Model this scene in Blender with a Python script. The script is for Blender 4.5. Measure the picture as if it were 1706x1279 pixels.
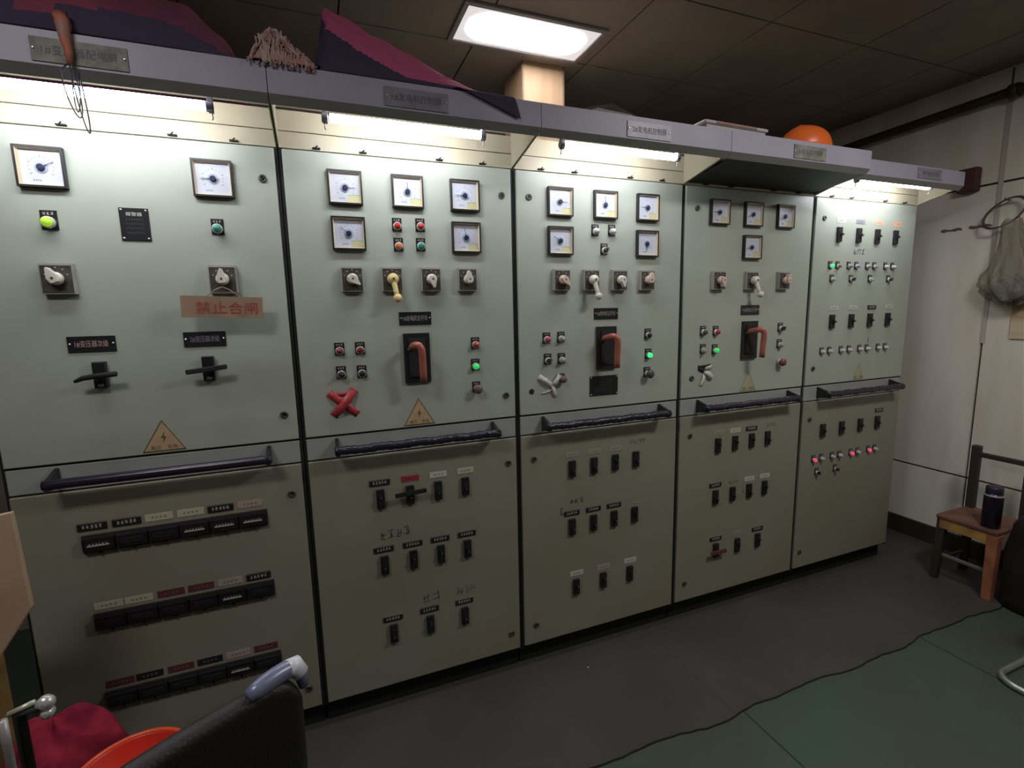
import bpy, math, random
from mathutils import Vector, Matrix
random.seed(7)
for o in list(bpy.data.objects): bpy.data.objects.remove(o)
SC = bpy.context.scene
COL = SC.collection
PI = math.pi

# ------------------------------------------------------------ camera
cam_data = bpy.data.cameras.new('camera')
cam = bpy.data.objects.new('camera', cam_data); COL.objects.link(cam)
cam_data.sensor_width = 36.0; cam_data.sensor_fit = 'HORIZONTAL'
cam_data.lens = 36.0 * 815.125 / 1706.0
cam_data.clip_start = 0.02
YAW, PITCH, ROLL = math.radians(21.2691), math.radians(8.3666), math.radians(-1.2605)
CAMLOC = Vector((0.52328, -1.78897, 1.53805))
fw = Vector((math.sin(YAW)*math.cos(PITCH), math.cos(YAW)*math.cos(PITCH), -math.sin(PITCH)))
rt = Vector((math.cos(YAW), -math.sin(YAW), 0)); up = rt.cross(fw)
cr, sr = math.cos(ROLL), math.sin(ROLL)
r2 = rt*cr + up*sr; u2 = up*cr - rt*sr
cam.matrix_world = Matrix(((r2.x, u2.x, -fw.x, CAMLOC.x), (r2.y, u2.y, -fw.y, CAMLOC.y), (r2.z, u2.z, -fw.z, CAMLOC.z), (0, 0, 0, 1)))
SC.camera = cam

# ------------------------------------------------------------ world, exposure, light levels
SC.view_settings.view_transform = 'Standard'; SC.view_settings.look = 'None'
SC.view_settings.gamma = 1.0; SC.view_settings.use_curve_mapping = False
SC.view_settings.exposure = 0.12
TUBE_E = 37.0        # fluorescent tubes under the canopies
CEIL_E = 12.0         # ceiling light panel
w = bpy.data.worlds.new('world'); SC.world = w; w.use_nodes = True
w.node_tree.nodes['Background'].inputs[0].default_value = (0.85, 0.80, 0.78, 1)
w.node_tree.nodes['Background'].inputs[1].default_value = 0.035

def area(name, loc, rot, sx, sy, power, col):
    d = bpy.data.lights.new(name, 'AREA'); d.shape = 'RECTANGLE'; d.size = sx; d.size_y = sy
    d.energy = power; d.color = col
    o = bpy.data.objects.new(name, d); COL.objects.link(o); o.location = loc; o.rotation_euler = rot
    return o
# fill lights added overhead out of view, brightening doors, fascia and right wall
area('overhead_fill_light', (2.55, -1.5, 2.77), (0, 0, 0), 0.6, 0.3, 22.0, (1.0, 0.95, 0.91))
area('overhead_fill_light', (-0.4, -1.5, 2.77), (0, 0, 0), 0.6, 0.3, 13.0, (1.0, 0.95, 0.93))

# ------------------------------------------------------------ materials
MATS = {}
def mat(name, col, rough=0.5, metal=0.0, emit=None, es=0.0, var=0.0, vscale=6.0, col2=None, bump=0.0, bscale=60.0, trans=0.0, alpha=1.0, stretch=None, spec=0.5):
    if name in MATS: return MATS[name]
    m = bpy.data.materials.new(name); m.use_nodes = True
    nt = m.node_tree; b = nt.nodes['Principled BSDF']
    b.inputs['Base Color'].default_value = (*col, 1); b.inputs['Roughness'].default_value = rough
    b.inputs['Metallic'].default_value = metal
    b.inputs['Specular IOR Level'].default_value = spec
    if emit: b.inputs['Emission Color'].default_value = (*emit, 1); b.inputs['Emission Strength'].default_value = es
    if trans: b.inputs['Transmission Weight'].default_value = trans
    if alpha < 1: b.inputs['Alpha'].default_value = alpha
    if col2 is not None or var or bump:
        tc = nt.nodes.new('ShaderNodeTexCoord'); mp = nt.nodes.new('ShaderNodeMapping')
        nt.links.new(tc.outputs['Object'], mp.inputs[0])
        if stretch: mp.inputs['Scale'].default_value = stretch
    if col2 is not None or var:
        c2 = col2 if col2 is not None else tuple(c*(1-var) for c in col)
        n = nt.nodes.new('ShaderNodeTexNoise'); n.inputs['Scale'].default_value = vscale; n.inputs['Detail'].default_value = 6
        rp = nt.nodes.new('ShaderNodeValToRGB')
        rp.color_ramp.elements[0].position = 0.38; rp.color_ramp.elements[1].position = 0.66
        rp.color_ramp.elements[0].color = (*col, 1); rp.color_ramp.elements[1].color = (*c2, 1)
        nt.links.new(mp.outputs[0], n.inputs['Vector']); nt.links.new(n.outputs['Fac'], rp.inputs[0])
        nt.links.new(rp.outputs[0], b.inputs['Base Color'])
    if bump:
        n2 = nt.nodes.new('ShaderNodeTexNoise'); n2.inputs['Scale'].default_value = bscale; n2.inputs['Detail'].default_value = 4
        bp = nt.nodes.new('ShaderNodeBump'); bp.inputs['Strength'].default_value = bump; bp.inputs['Distance'].default_value = 0.004
        nt.links.new(mp.outputs[0], n2.inputs['Vector']); nt.links.new(n2.outputs['Fac'], bp.inputs['Height'])
        nt.links.new(bp.outputs[0], b.inputs['Normal'])
    MATS[name] = m
    return m
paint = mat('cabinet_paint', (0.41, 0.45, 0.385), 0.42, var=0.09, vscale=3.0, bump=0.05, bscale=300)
paint_shaded = mat('cabinet_paint_shaded', (0.27, 0.275, 0.215), 0.5, vscale=2.2, col2=(0.26, 0.245, 0.18), bump=0.05, bscale=300)  # same door paint, darkened: dimmer light low down is put into the colour
rail_paint = mat('rail_paint', (0.36, 0.38, 0.38), 0.34, var=0.15, vscale=5)
fascia_p = mat('fascia_paint', (0.42, 0.405, 0.52), 0.45, var=0.12, vscale=4)
cream = mat('header_paint', (0.56, 0.53, 0.39), 0.45, col2=(0.50, 0.45, 0.33), vscale=4)
gapm = mat('gap_dark', (0.012, 0.013, 0.012), 0.7)
black = mat('black_plastic', (0.014, 0.014, 0.016), 0.38)
blackm = mat('black_matte', (0.010, 0.010, 0.011), 0.75)
darkbrown = mat('switch_face', (0.035, 0.028, 0.024), 0.5, col2=(0.08, 0.07, 0.06), vscale=40)
chrome = mat('chrome', (0.66, 0.66, 0.65), 0.28, 0.45)
greymet = mat('grey_metal', (0.30, 0.30, 0.28), 0.4, 0.6)
white_p = mat('knob_cream', (0.72, 0.68, 0.60), 0.38, var=0.12, vscale=30)
yellow_p = mat('crank_yellow', (0.72, 0.58, 0.26), 0.4)
pink_p = mat('knob_aged', (0.66, 0.52, 0.44), 0.42)
dial = mat('dial_white', (0.56, 0.59, 0.68), 0.4)
bezin = mat('dial_reveal', (0.62, 0.50, 0.34), 0.5)
sticker = mat('dial_sticker', (0.55, 0.53, 0.32), 0.6)
stick_g = mat('dial_sticker_edge', (0.20, 0.42, 0.16), 0.6)
hubm = mat('dial_hub', (0.015, 0.025, 0.07), 0.3)
ink = mat('ink', (0.03, 0.03, 0.04), 0.6)
inkg = mat('faded_ink', (0.16, 0.15, 0.15), 0.7)
plate_b = mat('plate_black', (0.016, 0.017, 0.018), 0.3)
letter = mat('letter_silver', (0.62, 0.58, 0.55), 0.4)
letter_r = mat('letter_rose', (0.55, 0.36, 0.36), 0.45)
rivet = mat('rivet', (0.85, 0.85, 0.82), 0.25, 0.7)
steel_plate = mat('steel_plate', (0.33, 0.32, 0.38), 0.45, 0.2, var=0.25, vscale=25)
plate_dirty = mat('plate_dirty', (0.30, 0.31, 0.27), 0.6, col2=(0.16, 0.17, 0.14), vscale=30)
red_l = mat('lens_red', (0.50, 0.03, 0.03), 0.25)
dred_l = mat('lens_dark_red', (0.20, 0.025, 0.02), 0.3)
pink_lit = mat('lens_pink_lit', (0.6, 0.03, 0.08), 0.3, emit=(1.0, 0.04, 0.10), es=0.9)
mag_l = mat('lens_magenta', (0.40, 0.04, 0.12), 0.3)
orange_l = mat('lens_orange', (0.60, 0.17, 0.04), 0.4)
green_l = mat('lens_green', (0.02, 0.22, 0.14), 0.3)
teal_l = mat('lens_teal', (0.05, 0.33, 0.25), 0.28)
lime_l = mat('lens_lime', (0.40, 0.70, 0.05), 0.3, emit=(0.5, 0.95, 0.05), es=0.35)
green_on = mat('lens_green_lit', (0.03, 0.6, 0.15), 0.3, emit=(0.02, 0.85, 0.22), es=1.0)
green_on2 = mat('lens_green_dim_lit', (0.03, 0.6, 0.12), 0.3, emit=(0.02, 0.75, 0.12), es=0.5)
white_l = mat('lens_white', (0.55, 0.55, 0.55), 0.25)
grey_l = mat('lens_grey', (0.35, 0.33, 0.31), 0.35)
brown_l = mat('mushroom_brown', (0.16, 0.10, 0.08), 0.45)
dark_l = mat('mushroom_dark', (0.07, 0.07, 0.06), 0.45)
rbrown_l = mat('mushroom_red_brown', (0.20, 0.06, 0.05), 0.45)
blue_l = mat('lens_blue', (0.25, 0.32, 0.50), 0.3)
handle_o = mat('breaker_handle_orange', (0.42, 0.13, 0.09), 0.38, col2=(0.34, 0.10, 0.07), vscale=20)
tape_r = mat('tape_red', (0.45, 0.045, 0.055), 0.4)
tape_w = mat('tape_white', (0.62, 0.59, 0.53), 0.5)
tri_y = mat('warning_yellow', (0.52, 0.39, 0.20), 0.55, col2=(0.46, 0.30, 0.20), vscale=25)
tri_line = mat('warning_line', (0.05, 0.055, 0.03), 0.6)
tri_ink = mat('warning_ink', (0.16, 0.10, 0.06), 0.6)
lab_c = mat('label_cream', (0.50, 0.48, 0.34), 0.6)
lab_w = mat('label_white', (0.55, 0.54, 0.50), 0.6)
lab_t = mat('label_tan', (0.42, 0.33, 0.26), 0.6)
lab_p = mat('label_pale', (0.30, 0.30, 0.25), 0.6)
lab_pk = mat('label_pink', (0.42, 0.34, 0.32), 0.6)
lab_r = mat('label_red', (0.30, 0.04, 0.04), 0.6)
lab_o = mat('label_orange', (0.80, 0.40, 0.28), 0.6)
lab_dr = mat('label_dark_red', (0.12, 0.035, 0.03), 0.6)
wrap = mat('handle_tape', (0.016, 0.015, 0.030), 0.28, bump=0.6, bscale=90)
wrap_s = mat('handle_smooth', (0.020, 0.019, 0.034), 0.22)
tube_m = mat('tube_glow', (0.9, 0.9, 1.0), 0.4, emit=(0.93, 0.95, 1.0), es=TUBE_E)
ceil_on = mat('ceiling_diffuser_glow', (0.9, 0.9, 0.9), 0.5, emit=(1.0, 0.97, 0.95), es=CEIL_E)
ceil_off = mat('ceiling_diffuser_edge', (0.8, 0.76, 0.78), 0.5, emit=(1.0, 0.93, 0.95), es=0.55)
cloth_m = mat('maroon_cloth', (0.22, 0.045, 0.085), 0.9, col2=(0.14, 0.035, 0.075), vscale=5, bump=0.4, bscale=25)
cloth_navy = mat('navy_cloth', (0.050, 0.038, 0.080), 0.9, bump=0.4, bscale=25)
cloth_pink = mat('crimson_cloth', (0.50, 0.10, 0.22), 0.85, bump=0.3, bscale=20)
cloth_red = mat('red_cloth', (0.34, 0.028, 0.055), 0.95, col2=(0.17, 0.014, 0.035), vscale=16, bump=1.0, bscale=22, spec=.1)
rag_m = mat('rag', (0.38, 0.17, 0.17), 0.9, col2=(0.50, 0.38, 0.33), vscale=30, bump=0.5, bscale=60)
hat_m = mat('hard_hat_orange', (0.85, 0.17, 0.03), 0.35)
paper_m = mat('paper', (0.45, 0.42, 0.42), 0.8)

# ------------------------------------------------------------ mesh collector
class MB:
    def __init__(s): s.v = []; s.f = []; s.mi = []; s.sm = []
    def add(s, vs, fs, m=0, smooth=False):
        k = len(s.v); s.v += [tuple(p) for p in vs]
        for f in fs: s.f.append(tuple(i+k for i in f)); s.mi.append(m); s.sm.append(smooth)
        return s
    def box(s, x0, x1, y0, y1, z0, z1, m=0):
        return s.add([(x0,y0,z0),(x1,y0,z0),(x1,y1,z0),(x0,y1,z0),(x0,y0,z1),(x1,y0,z1),(x1,y1,z1),(x0,y1,z1)],
              [(0,3,2,1),(4,5,6,7),(0,1,5,4),(1,2,6,5),(2,3,7,6),(3,0,4,7)], m)
    def prism(s, poly, y0, y1, m=0):          # poly in (x,z), counter-clockwise seen from -y
        n = len(poly)
        vs = [(x,y0,z) for x,z in poly] + [(x,y1,z) for x,z in poly]
        fs = [tuple(range(n)), tuple(range(2*n-1, n-1, -1))] + [(i, i+n, (i+1)%n+n, (i+1)%n) for i in range(n)]
        return s.add(vs, fs, m)
    def prismx(s, poly, x0, x1, m=0):         # poly in (y,z)
        n = len(poly)
        vs = [(x0,y,z) for y,z in poly] + [(x1,y,z) for y,z in poly]
        fs = [tuple(range(n)), tuple(range(2*n-1, n-1, -1))] + [(i, i+n, (i+1)%n+n, (i+1)%n) for i in range(n)]
        return s.add(vs, fs, m)
    def lathe(s, prof, c=(0,0,0), axis='-y', n=20, m=0, smooth=True):   # prof [(r, h)]
        vs = []
        for r, h in prof:
            for i in range(n):
                a = 2*PI*i/n; p = (r*math.cos(a), r*math.sin(a))
                if axis == '-y': q = (p[0], -h, p[1])
                elif axis == 'z': q = (p[0], p[1], h)
                else: q = (h, p[0], p[1])
                vs.append((q[0]+c[0], q[1]+c[1], q[2]+c[2]))
        fs = []
        for j in range(len(prof)-1):
            for i in range(n):
                a, b = j*n+i, j*n+(i+1)%n
                fs.append((a, b, b+n, a+n))
        s.add(vs, fs, m, smooth)
        k = len(s.v) - len(vs)
        s.f.append(tuple(k+i for i in range(n))[::-1]); s.mi.append(m); s.sm.append(False)
        s.f.append(tuple(k+(len(prof)-1)*n+i for i in range(n))); s.mi.append(m); s.sm.append(False)
        return s
    def tube(s, pts, r, n=10, m=0, closed=False):
        pts = [Vector(p) for p in pts]; L = len(pts); vs = []; fs = []
        rr = r if isinstance(r, (list, tuple)) else [r]*L
        prev = None
        for i, p in enumerate(pts):
            a = pts[i-1] if i > 0 else (pts[-1] if closed else p)
            b = pts[i+1] if i < L-1 else (pts[0] if closed else p)
            t = (b-a).normalized() if (b-a).length > 1e-9 else Vector((0,0,1))
            if prev is None:
                x = t.orthogonal().normalized()
            else:
                x = (prev - t*prev.dot(t)).normalized()
            prev = x; y = t.cross(x)
            for k in range(n):
                an = 2*PI*k/n; vs.append(p + x*(rr[i]*math.cos(an)) + y*(rr[i]*math.sin(an)))
        for i in range(L-1 if not closed else L):
            for k in range(n):
                a = i*n+k; b = i*n+(k+1)%n; c = ((i+1)%L)*n+(k+1)%n; d = ((i+1)%L)*n+k
                fs.append((a, b, c, d))
        if not closed:
            fs.append(tuple(range(n))[::-1]); fs.append(tuple(range((L-1)*n, L*n)))
        return s.add(vs, fs, m, True)
    def text(s, body, size, cx, cz, y, m=0, width=None, squash=None):
        vs, fs = glyphs(body)
        xs = [v[0] for v in vs]; zs = [v[1] for v in vs]
        w0 = max(xs)-min(xs); h0 = max(zs)-min(zs); kx = kz = size/h0
        if width: kx = width/w0
        mx, mz = (max(xs)+min(xs))/2, (max(zs)+min(zs))/2
        return s.add([(cx+(v[0]-mx)*kx, y, cz+(v[1]-mz)*kz) for v in vs], fs, m)
    def mesh(s, name, mats):
        me = bpy.data.meshes.new(name); me.from_pydata(s.v, [], s.f)
        for m in mats: me.materials.append(m)
        me.polygons.foreach_set('material_index', s.mi); me.polygons.foreach_set('use_smooth', s.sm)
        me.update(); return me
    def build(s, name, mats, parent=None, loc=(0,0,0), bevel=0.0, rot=None, fix=False):
        if not isinstance(mats, (list, tuple)): mats = [mats]
        return put(name, s.mesh(name, mats), parent, loc, bevel, rot)
def put(name, me, parent=None, loc=(0,0,0), bevel=0.0, rot=None):
    o = bpy.data.objects.new(name, me); COL.objects.link(o); o.location = loc
    if rot: o.rotation_euler = rot
    if parent is not None: o.parent = parent
    if bevel:
        b = o.modifiers.new('bevel', 'BEVEL'); b.width = bevel; b.segments = 2; b.limit_method = 'ANGLE'
    return o
GL = {}
def glyphs(body):
    if body not in GL:
        cu = bpy.data.curves.new('t', 'FONT'); cu.body = body; cu.resolution_u = 2
        o = bpy.data.objects.new('t', cu); COL.objects.link(o); bpy.context.view_layer.update()
        me = bpy.data.meshes.new_from_object(o)
        GL[body] = ([tuple(v.co[:2]) for v in me.vertices], [tuple(p.vertices) for p in me.polygons])
        bpy.data.objects.remove(o); bpy.data.meshes.remove(me); bpy.data.curves.remove(cu)
    return GL[body]
def empty(name, loc, rz=0):
    o = bpy.data.objects.new(name, None); COL.objects.link(o); o.location = loc; o.rotation_euler = (0,0,rz)
    o.empty_display_size = 0.1
    return o
def tag(o, label, cat, group=None):
    o['label'] = label; o['category'] = cat
    if group: o['group'] = group
    return o
def structure(o): o['kind'] = 'structure'; return o
def copy_tree(o, parent=None):
    c = o.copy(); COL.objects.link(c); c.parent = parent
    for ch in list(o.children): copy_tree(ch, c)
    return c

# ------------------------------------------------------------ room shell
XW = 4.1; HC = 2.785; YB = 1.25; XL = -1.3; YF = -4.2
def paneled_wall():
    m = bpy.data.materials.new('wall_cream_panels'); m.use_nodes = True; nt = m.node_tree; b = nt.nodes['Principled BSDF']
    b.inputs['Roughness'].default_value = 0.55
    tc = nt.nodes.new('ShaderNodeTexCoord')
    n = nt.nodes.new('ShaderNodeTexNoise'); n.inputs['Scale'].default_value = 2.4; n.inputs['Detail'].default_value = 7
    r = nt.nodes.new('ShaderNodeValToRGB'); r.color_ramp.elements[0].position = 0.4; r.color_ramp.elements[1].position = 0.72
    r.color_ramp.elements[0].color = (0.82, 0.79, 0.72, 1); r.color_ramp.elements[1].color = (0.70, 0.63, 0.53, 1)
    mp = nt.nodes.new('ShaderNodeMapping'); mp.inputs['Scale'].default_value = (1, 2.2, 0.5)
    nt.links.new(tc.outputs['Object'], mp.inputs[0]); nt.links.new(mp.outputs[0], n.inputs['Vector'])
    nt.links.new(n.outputs['Fac'], r.inputs[0]); nt.links.new(r.outputs[0], b.inputs['Base Color'])
    return m
wall_m = paneled_wall()
seam_m = mat('wall_seam', (0.055, 0.045, 0.035), 0.8)
# right wall: panels separated by real grooves, one mesh
wb = MB(); wb.box(XW+0.012, XW+0.1, YF, YB, 0, HC, 1)
ys = [YF, -3.6, -2.4, -1.2, -0.135, YB]; zs_ = [0.0, 0.487, 2.19, HC]
for a, b_ in zip(ys, ys[1:]):
    for c, d in zip(zs_, zs_[1:]):
        wb.box(XW, XW+0.013, a+0.006, b_-0.006, c+0.006, d-(0.006 if d < HC else -0.01), 0)
structure(wb.build('wall_right', [wall_m, seam_m]))
back_m = mat('wall_back_dull', (0.36, 0.29, 0.31), 0.8, var=0.2, vscale=3)  # pinkish tone raised to stand in for lens haze above the cabinets
structure(MB().box(XL-0.1, XW+0.1, YB, YB+0.1, 0, HC).build('wall_back', back_m))
structure(MB().box(XL-0.1, XL, YF, YB, 0, HC).build('wall_left', mat('wall_left_dull', (0.05, 0.045, 0.05), 0.85)))
structure(MB().box(XL-0.1, XW+0.1, YF-0.1, YF, 0, HC).build('wall_front', mat('wall_front_dull', (0.26, 0.23, 0.20), 0.8)))
# floor: green painted slabs with narrow open joints over a dark bed
floor_m = mat('green_floor_paint', (0.052, 0.092, 0.066), 0.5, col2=(0.062, 0.070, 0.048), vscale=1.6, bump=0.1, bscale=120)
fb = MB(); fb.box(XL, XW, YF, YB, -0.06, -0.0015, 1)
for a, b_ in ((XL, 0.6), (0.6, 1.935), (1.935, 3.02), (3.02, XW)):
    for c, d in ((YF, -1.9), (-1.9, YB)):
        fb.box(a+0.0025, b_-0.0025, c+0.0025, d-0.0025, -0.012, 0.0, 0)
structure(fb.build('floor', [floor_m, gapm]))
# ceiling: 0.6 m tiles in a real grid
ceil_m = mat('ceiling_tile', (0.30, 0.235, 0.19), 0.85, col2=(0.24, 0.185, 0.16), vscale=3, bump=0.1, bscale=150)
cb = MB(); cb.box(XL, XW, YF, YB, HC+0.012, HC+0.08, 1)
gx, gy = 2.494 - 0.6*7, -0.003 - 0.6*7
i = 0
while gx + 0.6*i < XW:
    x0, x1 = max(XL, gx+0.6*i), min(XW, gx+0.6*(i+1)); j = 0
    while gy + 0.6*j < YB:
        y0, y1 = max(YF, gy+0.6*j), min(YB, gy+0.6*(j+1)); j += 1
        if x1 > x0+.02 and y1 > y0+.02: cb.box(x0+0.004, x1-0.004, y0+0.004, y1-0.004, HC, HC+0.013, 0)
    i += 1
structure(cb.build('ceiling', [ceil_m, mat('ceiling_joint', (0.06, 0.045, 0.04), 0.9)]))
# skirting along the right wall
structure(MB().box(XW-0.018, XW, YF, YB, 0, 0.12).build('baseboard_right', mat('baseboard_dark', (0.03, 0.025, 0.022), 0.6), bevel=0.003))
# boxed-in pillar behind the cabinets
structure(MB().box(1.57, 1.80, 0.66, 0.92, 0, HC).box(1.565, 1.575, 0.655, 0.665, 0, HC, 1).box(1.795, 1.805, 0.655, 0.665, 0, HC, 1)
    .build('wall_pillar', [mat('pillar_wood', (0.60, 0.40, 0.25), 0.55, col2=(0.52, 0.34, 0.21), vscale=3, stretch=(6, 6, 0.6)), mat('pillar_edge', (0.25, 0.17, 0.12), 0.6)], bevel=0.003))

# ------------------------------------------------------------ reusable part meshes
def strokes(mb, w, h, y, n, m, seed, cx=0, cz=0):
    rd = random.Random(seed); cell = w/n
    for k in range(n):
        x = cx - w/2 + cell*(k+0.12); ww = cell*0.72
        for q in range(3):
            z = cz - h/2 + h*(q+0.5)/3 + rd.uniform(-.1, .1)*h
            mb.box(x+rd.uniform(0, .2)*ww, x+ww*rd.uniform(.75, 1), y, y+0.0004, z-h*0.06, z+h*0.06, m)
        for q in range(2):
            xx = x + ww*rd.uniform(.1, .9)
            mb.box(xx-ww*0.07, xx+ww*0.07, y, y+0.0004, cz-h/2+h*rd.uniform(0, .3), cz+h/2-h*rd.uniform(0, .2), m)
    return mb
CACHE = {}
def cached(key, fn):
    if key not in CACHE: CACHE[key] = fn()
    return CACHE[key]
# every little instrument is built once as meshes in its own frame: origin on the door, facing -y
def meter(par, x, z, ang, stick=True, blank=False):
    s = 0.054
    def bez():
        b = MB()
        t = 0.0055
        for a in ((-s, s, s-t, s), (-s, s, -s, -s+t), (-s, -s+t, -s+t, s-t), (s-t, s, -s+t, s-t)):
            b.box(a[0], a[1], -0.016, 0.0, a[2], a[3], 0)
        u = s-t; k = u-0.004     # tan inner reveal
        o_ = [(-u, -u), (u, -u), (u, u), (-u, u)]; i_ = [(-k, -k), (k, -k), (k, k), (-k, k)]
        for q in range(4):
            r_ = (q+1) % 4
            b.add([(o_[q][0], -0.0145, o_[q][1]), (o_[r_][0], -0.0145, o_[r_][1]), (i_[r_][0], -0.004, i_[r_][1]), (i_[q][0], -0.004, i_[q][1])], [(0,1,2,3)], 1)
        return b.mesh('panel_meter', [black, bezin])
    root = put('panel_meter', cached('bez', bez), par, (x, 0, z))
    def face(st, bl):
        b = MB(); k = s-0.009
        b.box(-k, k, -0.0042, -0.001, -k, k, 0)
        if not bl:
            for i in range(13):       # scale ticks round the pivot
                a = math.radians(215 - i*250/12); r0, r1 = 0.026, (0.032 if i % 3 == 0 else 0.029)
                ca, sa = math.cos(a), math.sin(a); px, pz = -sa*0.0006, ca*0.0006
                b.add([(r0*ca-px, -0.0044, r0*sa-pz), (r1*ca-px, -0.0044, r1*sa-pz), (r1*ca+px, -0.0044, r1*sa+pz), (r0*ca+px, -0.0044, r0*sa+pz)], [(0,1,2,3)], 1)
            strokes(b, 0.02, 0.005, -0.0046, 4, 2, 5, -0.012, -0.034)
        if st:
            b.box(0.009, k, -0.0048, -0.0042, -k, -0.022, 3); b.box(0.009, k, -0.0049, -0.0042, -0.0235, -0.0215, 4)
        return b.mesh('meter_face', [dial, ink, inkg, sticker, stick_g])
    put('meter_face', cached(('face', stick, blank), lambda: face(stick, blank)), root)
    if not blank:
        def ndl():
            b = MB(); b.prism([(-0.004, -0.0011), (0.033, -0.0006), (0.033, 0.0006), (-0.004, 0.0014)], -0.0082, -0.0074)
            return b.mesh('needle', [ink])
        put('needle', cached('ndl', ndl), root, rot=(0, -math.radians(ang), 0))
        put('pivot_cap', cached('hub', lambda: MB().lathe([(0.0150, 0.004), (0.0150, 0.006)], m=1, n=24).lathe([(0.0088, 0.006), (0.0088, 0.0115), (0.0065, 0.013)], n=20).mesh('pivot_cap', [hubm, mat('hub_disc', (0.36,0.40,0.52), .5)])), root)
    return root
def rotary(par, x, z, kind, ang, w=0.070, h=0.083, km=None):
    km = km or white_p
    def body():
        b = MB(); b.box(-w/2, w/2, -0.020, 0.0, -h/2, h/2, 0)
        b.box(-w/2+0.003, w/2-0.003, -0.0215, -0.0199, -h/2+0.004, h/2-0.006, 1)
        for k in range(5):           # engraved position marks
            a = math.radians(160 - 35*k); cx_, cz_ = 0.027*math.cos(a), 0.029*math.sin(a)+0.002
            b.box(cx_-0.002, cx_+0.002, -0.0219, -0.0214, cz_-0.0012, cz_+0.0012, 2)
        return b.mesh('rotary_switch', [mat('switch_body', (0.34, 0.33, 0.29), 0.5), darkbrown, letter])
    root = put('rotary_switch', cached(('rot', w), body), par, (x, 0, z), bevel=0.0015)
    if kind == 'knob':
        def kn():
            b = MB(); b.lathe([(0.017, 0.021), (0.0185, 0.026), (0.0175, 0.036), (0.012, 0.041), (0.003, 0.042)], n=24)
            pts = [(-0.013, -0.009), (0.004, -0.0135), (0.031, -0.0022), (0.031, 0.0022), (0.004, 0.0135), (-0.013, 0.009)]
            b.prism([(p[0], p[1]) for p in pts], -0.050, -0.028)
            b.lathe([(0.0035, 0.049), (0.0035, 0.0515)], m=1, n=12)
            return b.mesh('knob', [km, darkbrown])
        kk = put('knob', cached(('kn', km.name), kn), root, rot=(0, -math.radians(ang), 0), bevel=0.0025)
    else:
        def ck():
            b = MB(); b.lathe([(0.016, 0.021), (0.019, 0.028), (0.019, 0.042), (0.013, 0.049), (0.004, 0.051)], n=24)
            b.tube([(0.0, -0.040, 0), (0.02, -0.042, 0), (0.045, -0.050, 0), (0.062, -0.055, 0)], [0.0085, 0.0095, 0.0085, 0.0085], 12)
            b.lathe([(0.004, 0.045), (0.0125, 0.049), (0.015, 0.058), (0.0125, 0.067), (0.004, 0.071)], c=(0.067, 0, 0), n=20)
            b.lathe([(0.004, 0.050), (0.004, 0.053)], m=1, n=12)
            return b.mesh('crank_handle', [km, darkbrown])
        put('crank_handle', cached(('ck', km.name), ck), root, rot=(0, -math.radians(ang), 0))
    return root
def lamp(par, x, z, lens, kind='lens', s=1.0, plate=True, name=None):
    """round pilot device on a legend plate. kind: lens / flat / selector / mushroom"""
    nm = {'lens': 'indicator_light', 'flat': 'push_button', 'selector': 'selector_switch', 'mushroom': 'emergency_button'}[kind]
    def body():
        b = MB()
        if plate:
            b.box(-0.017*s, 0.017*s, -0.003, 0, -0.016*s, 0.030*s, 0)
            strokes(b, 0.024*s, 0.007*s, -0.0035, 3, 2, 11, 0, 0.0225*s)
        b.lathe([(0.0145*s, 0.002), (0.0145*s, 0.012*s+.002), (0.0118*s, 0.014*s+.002), (0.0118*s, 0.010)], m=1, n=24)
        return b.mesh(nm, [plate_b, chrome, letter])
    root = put(nm, cached(('lb', nm, s, plate), body), par, (x, 0, z))
    if kind == 'lens':
        f = lambda: MB().lathe([(0.0112*s, 0.010*s), (0.0112*s, 0.020*s), (0.0095*s, 0.026*s), (0.005*s, 0.029*s), (0.001, 0.030*s)], n=20).mesh('lens', [lens])
        put('lens', cached(('ls', lens.name, s), f), root)
    elif kind == 'flat':
        f = lambda: MB().lathe([(0.0112*s, 0.010*s), (0.0112*s, 0.019*s), (0.0100*s, 0.021*s), (0.001, 0.021*s)], n=20).mesh('button_cap', [lens])
        put('button_cap', cached(('fl', lens.name, s), f), root)
    elif kind == 'selector':
        def f():
            b = MB().lathe([(0.0110*s, 0.012*s), (0.0110*s, 0.018*s), (0.001, 0.019*s)], n=20)
            b.prism([(-0.0035*s, -0.010*s), (0.0035*s, -0.010*s), (0.0035*s, 0.0105*s), (-0.0035*s, 0.0105*s)], -0.034*s, -0.016*s)
            b.box(-0.0008*s, 0.0008*s, -0.0345*s, -0.0339*s, 0.002*s, 0.010*s, 1)
            return b.mesh('selector_knob', [lens, letter])
        put('selector_knob', cached(('sl', lens.name, s), f), root, rot=(0, math.radians(40), 0))
    else:
        f = lambda: MB().lathe([(0.010*s, 0.010), (0.010*s, 0.020*s), (0.019*s, 0.024*s), (0.020*s, 0.031*s), (0.016*s, 0.038*s), (0.008*s, 0.041*s), (0.001, 0.042*s)], n=24).mesh('mushroom_cap', [lens])
        put('mushroom_cap', cached(('mu', lens.name, s), f), root)
    return root
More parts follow.
